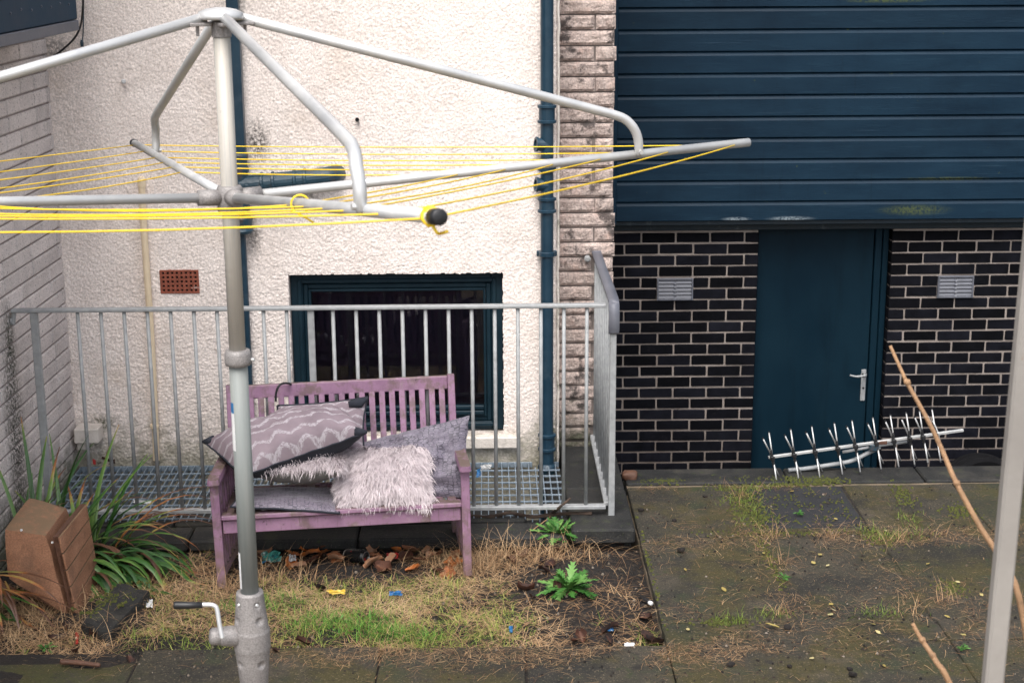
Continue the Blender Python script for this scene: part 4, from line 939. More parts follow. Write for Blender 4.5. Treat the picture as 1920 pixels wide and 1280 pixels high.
mk('clamp', *cbox(tuple(U(1651, 829, Y=8.37) - V((.035, .012, .010))), tuple(U(1651, 829, Y=8.37) + V((.035, .012, .010))), .003), M['brownwood'], an)

# ================================================================== near post and bare twigs
px, py = U(1893, 900, d=2.6).x - .032, U(1893, 900, d=2.6).y
t = empty('metal_post', (px, py, 0), 'tall square grey metal post standing close by at the right edge', 'post')
mk('shaft', *cbox((px - .016, py - .012, 0), (px + .017, py + .014, 3.1), .004), M['postpaint'], t)
mk('cap', *cbox((px - .018, py - .014, 3.1), (px + .019, py + .016, 3.115), .004), M['postpaint'], t)
mk('foot', *cbox((px - .06, py - .06, 0.001), (px + .06, py + .06, .014), .003), M['postpaint'], t)
t.rotation_euler = (0, R(1.0), 0)
sh = empty('bare_shrub', (1.35, 2.75, 0), 'bare shrub with two pale brown twigs arching up in front of the terrace', 'shrub')
def stem(pix, root, r0, r1, buds):
    P = [U(x, y, d=d_) for x, y, d_ in pix]; P = P + root; Q = smoothpath(P, 6); n = len(Q)
    o = mk('twig', *tube(Q, [r0 + (r1 - r0) * i / (n - 1) for i in range(n)], 10), M['twig'], sh, smooth=True)
    for b_ in buds:
        p = Q[b_]; mk('bud', *tube([p + V((-.005, 0, .004)), p + V((0, -.002, .001)), p + V((.006, 0, -.006))], [.003, .0072, .004], 8), M['twig'], o, smooth=True)
stem([(1669, 648, 3.02), (1694, 703, 3.01), (1700, 716, 3.01), (1741, 790, 3.0), (1764, 838, 3.0), (1793, 905, 2.98), (1836, 984, 2.97), (1876, 1050, 2.96), (1921, 1170, 2.95)], [V((1.14, 2.75, 1.0)), V((1.27, 2.75, .4)), V((1.35, 2.75, 0))], .0032, .0070, (12, 30, 42))
stem([(1711, 1168, 3.0), (1724, 1192, 3.0), (1732, 1204, 3.0), (1757, 1242, 2.98), (1785, 1290, 2.97)], [V((1.02, 2.72, 1.2)), V((1.20, 2.74, .55)), V((1.35, 2.75, 0))], .0036, .0074, (10, 16))

# ================================================================== tipped planter
pl = empty('planter', U(110, 1140, Z=-.06), 'broken terracotta coloured planter tipped on its side among the strap leaves', 'planter')
bf = [U(6, 992, Y=6.60), U(86, 1001, Y=6.60), U(128, 1143, Y=6.60), U(14, 1085, Y=6.60)]
bf[3].z = max(bf[3].z, -.04); bf[2].z = -.05
bkv = [U(55, 927, Y=6.93), U(125, 948, Y=6.93), U(170, 1085, Y=6.98), U(60, 1060, Y=6.98)]
bkv[2].z = -.03; bkv[3].z = -.03
def roundbox(c8, n=8, pw=22, amp=.004):
    "hexahedron with softened edges: subdivided then pulled"
    a0, a1, a2, a3, b0, b1, b2, b3 = c8; v = []; f = []
    def P(u, w, t):
        f1 = a0.lerp(a1, u).lerp(a3.lerp(a2, u), w); f2 = b0.lerp(b1, u).lerp(b3.lerp(b2, u), w); return f1.lerp(f2, t)
    def face(fn):
        k = len(v)
        for j in range(n + 1):
            for i in range(n + 1):
                s = [fn(i / n, j / n)][0]; q = [2 * x_ - 1 for x_ in s]; q = [math.copysign(abs(x_) ** .92, x_) for x_ in q]
                ln = max(1e-6, (abs(q[0]) ** pw + abs(q[1]) ** pw + abs(q[2]) ** pw) ** (1 / pw)); q = [x_ / ln * 1 for x_ in q]
                p = P(*[(x_ + 1) / 2 for x_ in q]); v.append(p + V((1, 1, 1)) * amp * mn.noise(p * 14))
        for q in gridfaces(n + 1, n + 1): f.append(tuple(int(x_) + k for x_ in q))
    face(lambda i, j: (i, j, 0)); face(lambda i, j: (1 - i, j, 1)); face(lambda i, j: (0, 1 - j, i)); face(lambda i, j: (1, j, i)); face(lambda i, j: (i, 0, 1 - j)); face(lambda i, j: (i, 1, j))
    return v, f
vv, ff = roundbox(bf + bkv); mk('pot_body', vv, ff, M['pot'], pl, smooth=True)
# the grooved side: five planks a groove apart
Pa, Pb, Pc, Pd = U(107, 1006, Y=6.56), U(158, 944, Y=6.92), U(182, 1084, Y=6.98), U(141, 1137, Y=6.60)
Pd.z = -.055
nrm = (Pb - Pa).cross(Pd - Pa).normalized(); 
if nrm.x < 0: nrm = -nrm
for k in range(5):
    g_ = .009; t0, t1 = k / 5 + g_, (k + 1) / 5 - g_
    q = [Pa.lerp(Pd, t0), Pb.lerp(Pc, t0), Pb.lerp(Pc, t1), Pa.lerp(Pd, t1)]; b_ = .0025
    ins = [p.lerp(sum(q, V()) / 4, .02) + nrm * .012 for p in q]; mid = [p + nrm * .0095 for p in q]; bk = [p - nrm * .008 for p in q]
    v = ins + mid + bk; fs = [(0, 1, 2, 3)] + [(i, (i + 1) % 4, 4 + (i + 1) % 4, 4 + i)[::-1] for i in range(4)] + [(4 + i, 4 + (i + 1) % 4, 8 + (i + 1) % 4, 8 + i)[::-1] for i in range(4)] + [(11, 10, 9, 8)]
    mk('plank', v, fs, M['pot'], pl)
q = [Pa, Pb, Pc, Pd]; v = [p + nrm * .004 for p in q] + [p - nrm * .02 for p in q]; mk('side_panel', v, [(0, 1, 2, 3), (7, 6, 5, 4)] + [(i, (i + 1) % 4, 4 + (i + 1) % 4, 4 + i)[::-1] for i in range(4)], M['brownwood'], pl)  # darker backing, shade of the grooves is put into its colour
for (x, y) in ((40, 994), (98, 1017)):
    p = U(x, y, Y=6.585); tag(MB().add(lathe([(.0, 0), (.005, .001), (.006, .004), (.003, .007), (0, .008)], p, V((.2, -.6, .8)), 10)).build('snail', M['white']), 'tiny white snail shell on the brown planter ' + ('top edge' if x < 60 else 'beside its cracked corner'), 'snail')
# broken slab
q = [U(150, 1166, Z=.035), U(208, 1180, Z=.035), U(279, 1108, Z=.05), U(222, 1090, Z=.05)]
vv, ff = roundbox([q[3], q[2], q[1], q[0]] + [V((p.x, p.y, -.09)) for p in (q[3], q[2], q[1], q[0])], 9, amp=.011); tag(mk('broken_slab', vv, ff, M['coping']), 'broken mossy chunk of paving slab lying in front of the planter', 'slab chunk')

# ================================================================== strap leaved plant
def strap_leaf(parent, root, az, L, el, droop, w, tone, brown, seed, twist=0):
    r = random.Random(seed); n = 9; v = []; tn = []; d = V((math.cos(az), math.sin(az), 0)); p = V(root); sd0 = V((-math.sin(az), math.cos(az), 0)); a_ = el
    for i in range(n + 1):
        s = i / n; ww = w * (1 - .55 * abs(s - .35) ** 1.3 * 1.6) if s < .97 else w * .06
        ww = w * min(1, .5 + 1.6 * s) * (1 - max(0, s - .45) ** 1.6 * 2.2); ww = max(ww, w * .04)
        dr = d * math.cos(a_) + V((0, 0, math.sin(a_))); nn = sd0.cross(dr); sd = (sd0 * math.cos(twist * s) + nn * math.sin(twist * s))
        nz = sd.cross(dr)
        v += [p - sd * ww / 2, p + nz * ww * -.18, p + sd * ww / 2]
        tt = tone + max(0, s - brown) * 2.2 + .04 * (r.random() - .5); tn += [tt + .05, tt - .05, tt + .09 * r.random()]
        p = p + dr * (L / n); a_ -= droop / n * (1 + .6 * s)
        if p.z < sz(p.x, p.y) + .012 and p.y < 7.3: p.z = sz(p.x, p.y) + .012; a_ = max(a_, -.05)
    f = []
    for i in range(n):
        for j in (0, 1): k = i * 3 + j; f.append((k, k + 1, k + 4, k + 3))
    return mk('leaf', v, f, M['strap'], parent, smooth=True, tone=tn)
st = empty('strap_leaved_plant', (-1.85, 7.15, -.06), 'sprawling green and browning strap leaved plant behind the tipped planter', 'plant')
r = random.Random(5)
for k in range(84):   # sweep to the right over the bed
    root = V((-1.92 + r.uniform(-.14, .16), 7.12 + r.uniform(-.14, .10), -.03)); az = R(r.uniform(-50, 2)) if k % 3 else R(r.uniform(-68, -12))
    br = r.random(); strap_leaf(st, root, az, r.uniform(.32, .56), R(r.uniform(26, 64)), R(r.uniform(90, 150)), r.uniform(.019, .034), r.choice((.06, .14, .22, .30, .38)) if br < .84 else .74, r.uniform(.5, .95) if br < .84 else .1, k, r.uniform(-.6, .6))
for k in range(34):   # upright ones left of the planter and toward the railing
    root = V((-2.16 + r.uniform(-.12, .26), 7.06 + r.uniform(-.14, .2), -.04)); az = R(r.uniform(-30, 150))
    strap_leaf(st, root, az, r.uniform(.44, .78), R(r.uniform(64, 86)), R(r.uniform(20, 75)), r.uniform(.018, .03), r.choice((.14, .24, .34, .42)), r.uniform(.55, 1), 100 + k)
for k in range(15):   # tall arching ones over the planter and the grating, some brown
    root = V((-1.98 + r.uniform(-.1, .22), 7.16 + r.uniform(-.06, .1), -.02)); az = R(r.uniform(-12, 40))
    strap_leaf(st, root, az, r.uniform(.48, .74), R(r.uniform(50, 74)), R(r.uniform(60, 120)), r.uniform(.012, .024), r.choice((.2, .35, .5, .75, .8)), r.uniform(.2, .7), 200 + k)
st2 = empty('strap_leaved_plant', (-2.2, 6.55, -.06), 'withered brown and green strap leaves drooping at the lower left edge beside the planter', 'plant')
for k in range(30):
    root = V((-2.26 + r.uniform(-.08, .08), 6.62 + r.uniform(-.1, .1), .12 + r.uniform(-.1, .08))); az = R(r.uniform(-75, 5))
    strap_leaf(st2, root, az, r.uniform(.26, .46), R(r.uniform(-30, 20)), R(r.uniform(20, 70)), r.uniform(.012, .022), r.choice((.3, .6, .75, .85, .95)), r.uniform(.2, .8), 300 + k)

# ================================================================== weeds
def lobed_leaf(parent, root, az, L, el, droop, w, tone, seed):
    r = random.Random(seed); n = 14; v = []; tn = []; d = V((math.cos(az), math.sin(az), 0)); sd = V((-math.sin(az), math.cos(az), 0)); p = V(root); a_ = el
    for i in range(n + 1):
        s = i / n; env = w * (.12 + 1.4 * s) * (1 - s ** 4) if s < .55 else w * .95 * (1 - ((s - .55) / .45) ** 2) ** .6 + .0015
        lob = (1 if i % 2 else .36) if s > .1 else .35
        ww = env * lob * r.uniform(.85, 1.15); dr = d * math.cos(a_) + V((0, 0, math.sin(a_))); nn = sd.cross(dr)
        fwd = dr * (.012 if i % 2 else -.004)
        v += [p - sd * ww + fwd + nn * (-.10 * ww + r.uniform(-.003, .003)), p, p + sd * ww + fwd + nn * (-.10 * ww + r.uniform(-.003, .003))]
        tn += [tone + r.uniform(-.1, .15), tone + .35 * (1 - s), tone + r.uniform(-.1, .15)]
        p = p + dr * (L / n); a_ -= droop / n
        p.z = max(p.z, -.06)
    f = []
    for i in range(n):
        for j in (0, 1): k = i * 3 + j; f.append((k, k + 1, k + 4, k + 3))
    return mk('leaf', v, f, M['weed'], parent, tone=tn)
def weed(px_, py_, R_, n, label, seed, group='green leafy weeds in the bed'):
    c = U(px_, py_, Z=-.05); c.z = max(sz(c.x, c.y), -.07) if c.y < 7.33 and c.x < .74 else 0.0
    t = empty('leafy_weed', c, label, 'weed', group); r = random.Random(seed)
    for k in range(n):
        inner = k > n * .6
        lobed_leaf(t, c + V((r.uniform(-.01, .01), r.uniform(-.01, .01), .01)), R(k * 137.5 + r.uniform(-25, 25)), R_ * r.uniform(.55, 1.12) * (.75 if inner else 1), R(r.uniform(45, 75) if inner else r.uniform(15, 42)), R(r.uniform(20, 60)), R_ * r.uniform(.11, .165), r.uniform(.05, .85), seed * 50 + k)
weed(1046, 1025, .155, 40, 'leafy green weed growing against the corner coping slab', 1)
weed(1066, 1125, .17, 42, 'leafy green weed in the open soil near the bed edge', 2)
for i, (x, y, s_, lb) in enumerate(((1470, 1106, .035, 'tiny green seedling in the joint of the terrace slabs'), (1497, 984, .035, 'tiny green seedling at the near edge of the dark slab'), (1805, 1240, .03, 'tiny green seedling near the foot of the near post'), (640, 1190, .05, 'low green clover weed at the front edge of the bed'), (85, 1222, .05, 'small green weed at the left end of the bed'))):
    weed(x, y, s_, 9, lb, 10 + i, 'small seedlings on the ground')

# ================================================================== grass, straw and litter that nobody could count
def strands(name, mt, gen, cnt, seed, kind='stuff'):
    r = random.Random(seed); vv = []; ff = []; tn = []
    for _ in range(cnt):
        g_ = gen(r)
        if g_ is None: continue
        p, az, L, el, droop, w, tone = g_; n = 4; a_ = el; b0 = len(vv); p = V(p); z0 = p.z; caz = r.uniform(-.5, .5)
        for i in range(n + 1):
            s = i / n; az2 = az + caz * s; d = V((math.cos(az2), math.sin(az2), 0)); sd = V((-d.y, d.x, 0)); dr = d * math.cos(a_) + V((0, 0, math.sin(a_)))
            ww = w * (1 - .8 * s); vv += [p - sd * ww / 2, p + sd * ww / 2]; tn += [tone + .12 * s] * 2
            p = p + dr * (L / n); a_ -= droop / n
            if p.z < z0 - .004: p.z = z0 - .004; a_ = max(a_, 0)
        for i in range(n): ff.append((b0 + 2 * i, b0 + 2 * i + 1, b0 + 2 * i + 3, b0 + 2 * i + 2))
    o = mk(name, np.array([tuple(p) for p in vv]), np.array(ff), mt, smooth=True, tone=tn); tag(o, kind=kind); return o
def bedpt(r):
    while 1:
        x = r.uniform(-2.3, .73); y = (6.05 if x < -1.45 else 6.13) + 1.25 * r.random() ** 1.15
        if y > 7.35: continue
        u_ = (x + 1.70) * .87 + (y - 6.56) * .5; w_ = -(x + 1.70) * .5 + (y - 6.56) * .87
        if not (abs(u_) < .13 and abs(w_) < .24) or r.random() < .04: return x, y
def dens(x, y): return mn.noise((x * 2.2, y * 2.2, 4)) + .6 * mn.noise((x * 6, y * 6, 8))
def g_straw(r):
    x, y = bedpt(r); k = dens(x, y)
    if r.random() < .75 * min(1, max(0, (x - .05) / .3)): return None
    if y > 6.95 and r.random() < .5: return None
    if r.random() > .62 + 1.1 * k: return None
    return (x, y, sz(x, y) + .004), r.uniform(0, 6.28), r.uniform(.05, .15), R(r.uniform(0, 26)), R(r.uniform(10, 60)), r.uniform(.0016, .0032), .45 + .35 * r.random() + .35 * k - (.25 if x > .3 else 0) - (.2 if y > 7 else 0)
tag(strands('dead_grass', M['straw'], g_straw, 24000, 41), 'matted dry straw coloured grass covering the bed', 'dead grass')
def g_green(r):
    x, y = bedpt(r); k = mn.noise((x * 1.8 + 9, y * 2.6, 1)) + .5 * mn.noise((x * 7, y * 7, 2))
    pr = .24 + 1.15 * k + (.45 if -.95 < x < .1 and y < 6.75 else 0) - (.6 if x > .2 or x < -1.6 else 0) - (.4 if y > 6.95 else 0)
    if r.random() > pr: return None
    return (x, y, sz(x, y) + .002), r.uniform(0, 6.28), r.uniform(.03, .075), R(r.uniform(15, 65)), R(r.uniform(20, 90)), r.uniform(.0018, .0032), r.random() * .75 + .15
tag(strands('green_grass', M['grass'], g_green, 19000, 42), 'patchy yellow green grass growing through the straw in the bed', 'grass')
def g_lush(r):
    a_, q = r.uniform(0, 6.28), r.random() ** .6; c = r.choice(((-.62, 6.33, .30, .10), (-.42, 6.27, .22, .07), (-.66, 6.40, .25, .12), (-1.05, 6.6, .2, .1)))
    x, y = c[0] + math.cos(a_) * q * c[2], c[1] + math.sin(a_) * q * c[3]
    return (x, y, sz(x, y) + .002), r.uniform(0, 6.28), r.uniform(.03, .065), R(r.uniform(35, 80)), R(r.uniform(20, 70)), r.uniform(.002, .0036), r.random()
tag(strands('lush_grass', M['lush'], g_lush, 1900, 43), 'bright green grass tuft along the front edge of the bed', 'grass')
def g_tall(r):   # long stalks around the bench legs and the plinth
    c = r.choice(((-.05, 7.12, .10, .1), (.10, 7.25, .16, .05), (-.20, 7.1, .1, .12), (-1.30, 6.75, .22, .1), (-1.18, 6.95, .2, .12), (.3, 7.2, .2, .08), (-1.95, 6.62, .25, .08), (-1.9, 6.35, .3, .1)))
    x, y = r.gauss(c[0], c[2]), r.gauss(c[1], c[3] * .6)
    if not (-2.3 < x < .72 and 6.15 < y < 7.31): return None
    return (x, y, sz(x, y)), r.uniform(0, 6.28), r.uniform(.10, .24), R(r.uniform(15, 80)), R(r.uniform(50, 130)), r.uniform(.0018, .0030), .35 + .5 * r.random()
tag(strands('long_dead_grass', M['straw'], g_tall, 1700, 44), 'long bleached dead stalks around the bench legs', 'dead grass')
# straw strewn on the slabs along the joints
def onslab(x, y): return (x > .76 and 5.35 < y < 8.12 and x < 3.3) or (5.35 < y < 6.14 and -2.3 < x <= .76)
def g_slab(r):
    m_ = r.random()
    if m_ < .26: x, y = r.uniform(-1.0, 1.2), r.gauss(6.07, .08)
    elif m_ < .46: x, y = r.uniform(.75, 2.9), r.gauss(7.34, .11)
    elif m_ < .62: x, y = r.uniform(.75, 2.8), r.gauss(6.36, .22)
    elif m_ < .66: x, y = r.gauss(1.34, .08), r.uniform(6.3, 8.1)
    elif m_ < .70: x, y = r.gauss(1.95, .12), r.uniform(6.2, 7.3)
    elif m_ < .73: x, y = r.uniform(.8, 1.7), r.gauss(8.12, .025)
    else: x, y = r.uniform(-1.6, 3.0), r.uniform(5.4, 8.1)
    if not onslab(x, y) or mn.noise((x * 3, y * 4, 9)) < -.18: return None
    return (x, y, .003), r.uniform(0, 6.28), r.uniform(.015, .05) + .07 * r.random() ** 4, R(r.uniform(0, 14)), R(r.uniform(0, 40)), r.uniform(.0011, .0022), .18 + .62 * r.random() ** 1.3
tag(strands('loose_straw', M['straw'], g_slab, 11000, 45), 'loose dry straw strewn over the paving slabs', 'straw')
def g_tuft(r):
    c = r.choice(((1.42, 7.38, .05), (1.40, 7.02, .035), (1.28, 6.45, .03), (2.0, 7.30, .06), (1.85, 6.42, .06), (1.35, 7.95, .05), (2.2, 7.38, .05), (1.27, 8.14, .03), (1.7, 7.36, .03), (2.05, 6.55, .05), (-.45, 6.10, .03)))
    x, y = r.gauss(c[0], c[2]), r.gauss(c[1], c[2] * .6)
    if not onslab(x, y): return None
    return (x, y, .0), r.uniform(0, 6.28), r.uniform(.03, .13), R(r.uniform(15, 75)), R(r.uniform(20, 90)), r.uniform(.0015, .0028), .3 + .45 * r.random()
tag(strands('dry_tufts', M['straw'], g_tuft, 460, 46), 'dry brown tufts sprouting from the slab joints', 'dead grass')
def g_gt(r):
    c = r.choice(((1.96, 7.33, .05, .04), (2.05, 7.36, .1, .03), (1.24, 6.43, .05, .03), (1.06, 6.38, .05, .03), (1.9, 7.42, .04, .03), (1.35, 7.9, .05, .05), (1.38, 8.05, .06, .03), (1.7, 6.42, .08, .03), (2.15, 7.6, .03, .1), (1.36, 7.85, .07, .14), (1.36, 7.6, .05, .10), (1.62, 8.15, .2, .02)))
    x, y = r.gauss(c[0], c[2]), r.gauss(c[1], c[3])
    if not onslab(x, y): return None
    return (x, y, .0), r.uniform(0, 6.28), r.uniform(.012, .05), R(r.uniform(25, 75)), R(r.uniform(10, 70)), r.uniform(.0018, .003), .02 + .5 * r.random()
tag(strands('joint_grass', M['grass'], g_gt, 1250, 47), 'thin green grass growing in the slab joints', 'grass')
# moss cushions: many little bumps
def blobs(name, mt, gen, cnt, seed, label, cat, tonefn=None):
    r = random.Random(seed); vv = []; ff = []; tn = []
    for _ in range(cnt):
        g_ = gen(r)
        if g_ is None: continue
        x, y, z, s, h = g_; b0 = len(vv); a0 = r.uniform(0, 6); n = 6; t_ = r.random()
        for k in range(n): q = a0 + 6.2832 * k / n; vv.append((x + math.cos(q) * s * r.uniform(.7, 1.2), y + math.sin(q) * s * r.uniform(.7, 1.2), z - .002))
        for k in range(n): q = a0 + .3 + 6.2832 * k / n; vv.append((x + math.cos(q) * s * .6, y + math.sin(q) * s * .6, z + h * r.uniform(.6, .9)))
        vv.append((x + r.uniform(-.2, .2) * s, y, z + h)); tn += [t_] * 13
        for k in range(n): a_, b_ = b0 + k, b0 + (k + 1) % n; ff += [(a_, b_, b_ + n), (a_, b_ + n, a_ + n), (a_ + n, b_ + n, b0 + 2 * n)]
    o = mk(name, np.array(vv, dtype=float), np.array(ff), mt, smooth=True, tone=tn); tag(o, label, cat, None, 'stuff'); return o
def g_moss(r):
    c = r.choice(((1.34, 7.85, .05, .16), (1.34, 7.6, .04, .1), (1.33, 8.10, .09, .02), (1.62, 8.14, .18, .015), (1.34, 7.1, .02, .2), (.95, 8.2, .06, .02), (1.55, 8.22, .12, .03), (1.75, 8.2, .08, .03), (2.22, 7.95, .03, .1), (2.45, 7.7, .05, .05), (1.95, 7.3, .04, .06), (1.02, 6.37, .06, .02), (1.85, 8.18, .06, .02), (2.12, 6.7, .03, .05), (1.5, 7.42, .2, .02), (.75, 6.9, .008, .3), (1.34, 7.9, .05, .12), (1.36, 7.7, .05, .12)))
    x, y = r.gauss(c[0], c[2]), r.gauss(c[1], c[3])
    if not (.75 < x < 3 and 6.2 < y < 8.38) : return None
    return x, y, (.006 if y > 8.165 else .0), r.uniform(.003, .009), r.uniform(.003, .009)
blobs('moss', M['moss'], g_moss, 2100, 51, 'yellow green moss cushions in the joints and on the coping', 'moss')
def g_bsm(r):
    u_, w_ = r.gauss(0, .06), r.gauss(0, .12); x, y = -1.70 + u_ * .87 - w_ * -.5, 6.60 + u_ * -.45 + w_ * .87
    if abs(u_) > .10 or abs(w_) > .22 or mn.noise((x * 12, y * 12, 3)) < 0: return None
    return x, y, .043, r.uniform(.004, .010), r.uniform(.003, .010)
blobs('slab_moss', M['moss'], g_bsm, 420, 54, 'moss cushions on the broken slab chunk', 'moss')
def g_dkm(r):
    x, y = r.uniform(1.42, 1.91), 7.5 + .6 * r.random()
    if mn.noise((x * 9, y * 9, 5)) < .02: return None
    return x, y, .0, r.uniform(.003, .007), r.uniform(.002, .004)
blobs('slab_moss', M['moss'], g_dkm, 420, 52, 'dots of dark green moss on the darker paving slab', 'moss')
def g_crumb(r):
    if r.random() < .42:
        x, y = bedpt(r); 
        if x < .1 and r.random() < .5: return None
        return x, y, sz(x, y) + .003, r.uniform(.003, .011), r.uniform(.003, .010)
    x, y = r.uniform(-1.6, 3), r.uniform(5.4, 8.1)
    if r.random() < .5: y = r.choice((7.38, 6.38, 6.1)) + r.gauss(0, .07)
    if not onslab(x, y): return None
    return x, y, .002, r.uniform(.002, .008), r.uniform(.002, .006)
blobs('crumbs', M['crumb'], g_crumb, 4200, 53, 'dark crumbs of soil and grit over the bed and slabs', 'grit')

# ================================================================== fallen leaves and litter
def leafmesh(w, L, curl, seed, tone, ragged=.25, n=7):
    r = random.Random(seed); v = []; tn = []; m_ = 4
    for i in range(n + 1):
        s = i / n; ww = w * (math.sin(math.pi * min(1, s * .93 + .06)) ** .75) * (1 + ragged * r.uniform(-1, 1))
        for j in range(m_ + 1):
            t = j / m_ * 2 - 1; v.append((t * ww / 2, (s - .5) * L, curl * L * (abs(t) ** 1.6) * .9 + curl * L * .5 * math.sin(s * 3 + seed) + r.uniform(-1, 1) * .05 * w)); tn.append(tone + (.10 if abs(t) < .1 else 0) + r.uniform(-.05, .05))
    return v, [tuple(int(x_) for x_ in q) for q in gridfaces(m_ + 1, n + 1)], tn
def leaf(name, p, w, L, curl, seed, tone, mt, label, cat, group, rot):
    v, f, tn = leafmesh(w, L, curl, seed, tone); me = mesh(name, v, f, mt, smooth=True, tone=tn)
    o = inst(name, me, p, None, rot); tag(o, label, cat, group); return o
r = random.Random(77)
spots = [(500, 1032), (548, 1040), (572, 1030), (596, 1042), (612, 1028), (640, 1020), (628, 1052), (700, 1030), (716, 1018), (745, 1030), (762, 1045), (790, 1020), (800, 1035), (812, 1052), (835, 1025), (850, 1060), (860, 1012), (585, 1055), (630, 1060), (702, 1064), (735, 1062), (775, 1068), (840, 1078), (720, 1075), (560, 1065), (605, 1012), (560, 1020), (775, 1010), (825, 1008), (490, 1050), (530, 1022), (582, 1040), (605, 1028), (732, 1018), (752, 1022), (770, 1030), (812, 1018), (828, 1045), (845, 1015), (862, 1040), (545, 1055), (705, 1048), (790, 1050)]
for i, (x, y) in enumerate(spots):
    p = U(x, y, Z=-.03); p.z = sz(p.x, p.y) + .022
    leaf('dead_leaf', p, r.uniform(.05, .085), r.uniform(.06, .11), r.uniform(.1, .35), i, (tn_ := r.choice((.22, .35, .48, .55, .72, .8, .95))), M['leaf'], ('dark brown', 'brown', 'tan brown', 'rust brown', 'bright orange', 'orange', 'pinkish brown')[(.22, .35, .48, .55, .72, .8, .95).index(tn_)] + ' dead leaf under bench, ' + ('near the dryer pole' if x < 580 else 'left of the black can' if x < 650 else 'beside the black can' if x < 710 else 'around the red wrapper' if x < 770 else 'near the right leg') + (', back by the kerb' if y < 1025 else ', nearest the grass' if y > 1054 else ''), 'leaf', 'dead leaves under the bench', (r.uniform(-.6, .6), r.uniform(-.5, .5), r.uniform(0, 6.28)))
for i in range(34):
    x, y = bedpt(r); x = r.choice((r.uniform(.1, .7), r.uniform(-2.2, -1.5), r.uniform(-1.2, .5)))
    leaf('dark_leaf', V((x, y, sz(x, y) + .02)), r.uniform(.03, .06), r.uniform(.04, .09), r.uniform(.1, .4), 100 + i, r.uniform(0, .22), M['leaf'], 'wet blackened dead leaf ' + ('on bare soil around the two leafy weeds' if x > .1 else 'in the straw near the broken slab chunk' if x < -1.45 else 'in the grass in front of the bench'), 'leaf', 'blackened leaves in the bed', (r.uniform(-.5, .5), r.uniform(-.5, .5), r.uniform(0, 6.28)))
lv = [(1432, 1037), (1523, 1035), (1538, 1040), (1525, 1055), (1552, 1060), (1567, 973), (1661, 995), (1357, 1105), (1558, 1133), (1562, 1143), (1557, 1152), (1637, 1170), (1646, 1185), (1776, 1156), (1806, 1190), (1856, 1175), (1658, 1248), (1796, 1091), (1840, 1115), (1522, 1234), (1740, 1057), (1285, 1068), (1485, 921), (1290, 1180)]
for i, (x, y) in enumerate(lv):
    p = U(x, y, Z=.005); p.z = .008
    leaf('yellow_leaf', p, r.uniform(.013, .024), r.uniform(.022, .034), .03, 200 + i, r.random(), M['yleaf'], 'small pale yellow leaf on the slabs ' + ('close to the fallen aerial' if y < 1000 else 'along the weedy middle joints' if y < 1080 else 'near the long yellow leaf' if y < 1160 and x < 1600 else 'near the low cut twig end' if x > 1600 else 'at the very front of the terrace'), 'leaf', 'small yellow leaves on the terrace', (r.uniform(-.3, .3), r.uniform(-.3, .3), r.uniform(0, 6.28)))
p = U(1448, 1174, Z=.01); p.z = .012; leaf('yellow_leaf', p, .024, .06, .1, 301, .3, M['yleaf'], 'largest long yellow leaf beside a dark clod on the slabs', 'leaf', None, (.1, .2, 1.2))
for i, (x, y, s_) in enumerate(((1476, 1178, .03), (1380, 930, .02), (1322, 931, .022), (1740, 1008, .02), (1203, 957, .028), (1265, 976, .022), (1275, 1035, .035), (1370, 1247, .028), (1594, 1253, .022), (1480, 1250, .02), (1598, 1268, .03))):
    s_ *= .72; hz_ = s_ * .7; p = U(x, y, Z=0); q_ = [V((p.x + s_ * math.cos(t_), p.y + s_ * math.sin(t_), 0)) for t_ in [i + 2.36, i + .6, i - .9, i + 3.9]]; vv, ff = roundbox([w_ + V((0, 0, hz_)) for w_ in q_] + q_, 6, 4, s_ * .5)
    tag(mk('clod', vv, ff, M['soil'], smooth=True), 'dark clod of wet soil on the slabs ' + ('beside the corner coping slab' if x < 1300 and y < 1000 else 'just right of the bed edge' if x < 1300 else 'touching the long yellow leaf' if x == 1476 else 'at the front of the terrace' if y > 1200 else 'on the far row'), 'clod', 'dark clods on the terrace')
# drinks can, wrappers, bottle top and other rubbish
c = U(668, 1043, Z=0); c.z = sz(c.x, c.y) + .05; ax = V((.80, -.52, .12)).normalized()
t = empty('drinks_can', c, 'black drinks can lying in the leaves under the bench', 'can')
mk('can_body', *lathe([(.024, -.06), (.034, -.05), (.0355, -.042), (.0355, .046), (.033, .053), (.028, .06)], c, ax, 24), M['can'], t, smooth=True)
for s_ in (-1, 1): mk('can_rim', *lathe([(.026, .0575), (.0275, .0585), (.0275, .062), (.0245, .062), (.0235, .058), (.0, .0575)], c, ax * s_, 24), M['tin'], t)
def crumple(name, pts, mt, label, cat, seed, amp=.01):
    q = [V(p) for p in pts]; r = random.Random(seed); n = 7; v = []
    for j in range(n + 1):
        for i in range(n + 1):
            si, sj = i / n, j / n; cc = V((si - .5, sj - .5, 0)); kk = .78 + .38 * mn.noise((math.atan2(cc.y, cc.x) * 1.3, seed, 0)); si, sj = .5 + cc.x * kk, .5 + cc.y * kk; p = q[0].lerp(q[1], si).lerp(q[3].lerp(q[2], si), sj); v.append(p + V((amp * .5, -amp * .8, amp * 1.1)) * (mn.noise(V((i * .7 + seed, j * .7, seed))) + .5 * mn.noise(V((i * 1.9, j * 1.9, seed)))))
    k = len(v); v += [p + V((0, .002, -.002)) for p in v]; f = [tuple(int(a_) for a_ in s_) for s_ in gridfaces(n + 1, n + 1)]
    return tag(mk(name, v, f[::1] + [tuple(a_ + k for a_ in s_)[::-1] for s_ in f], mt), label, cat)
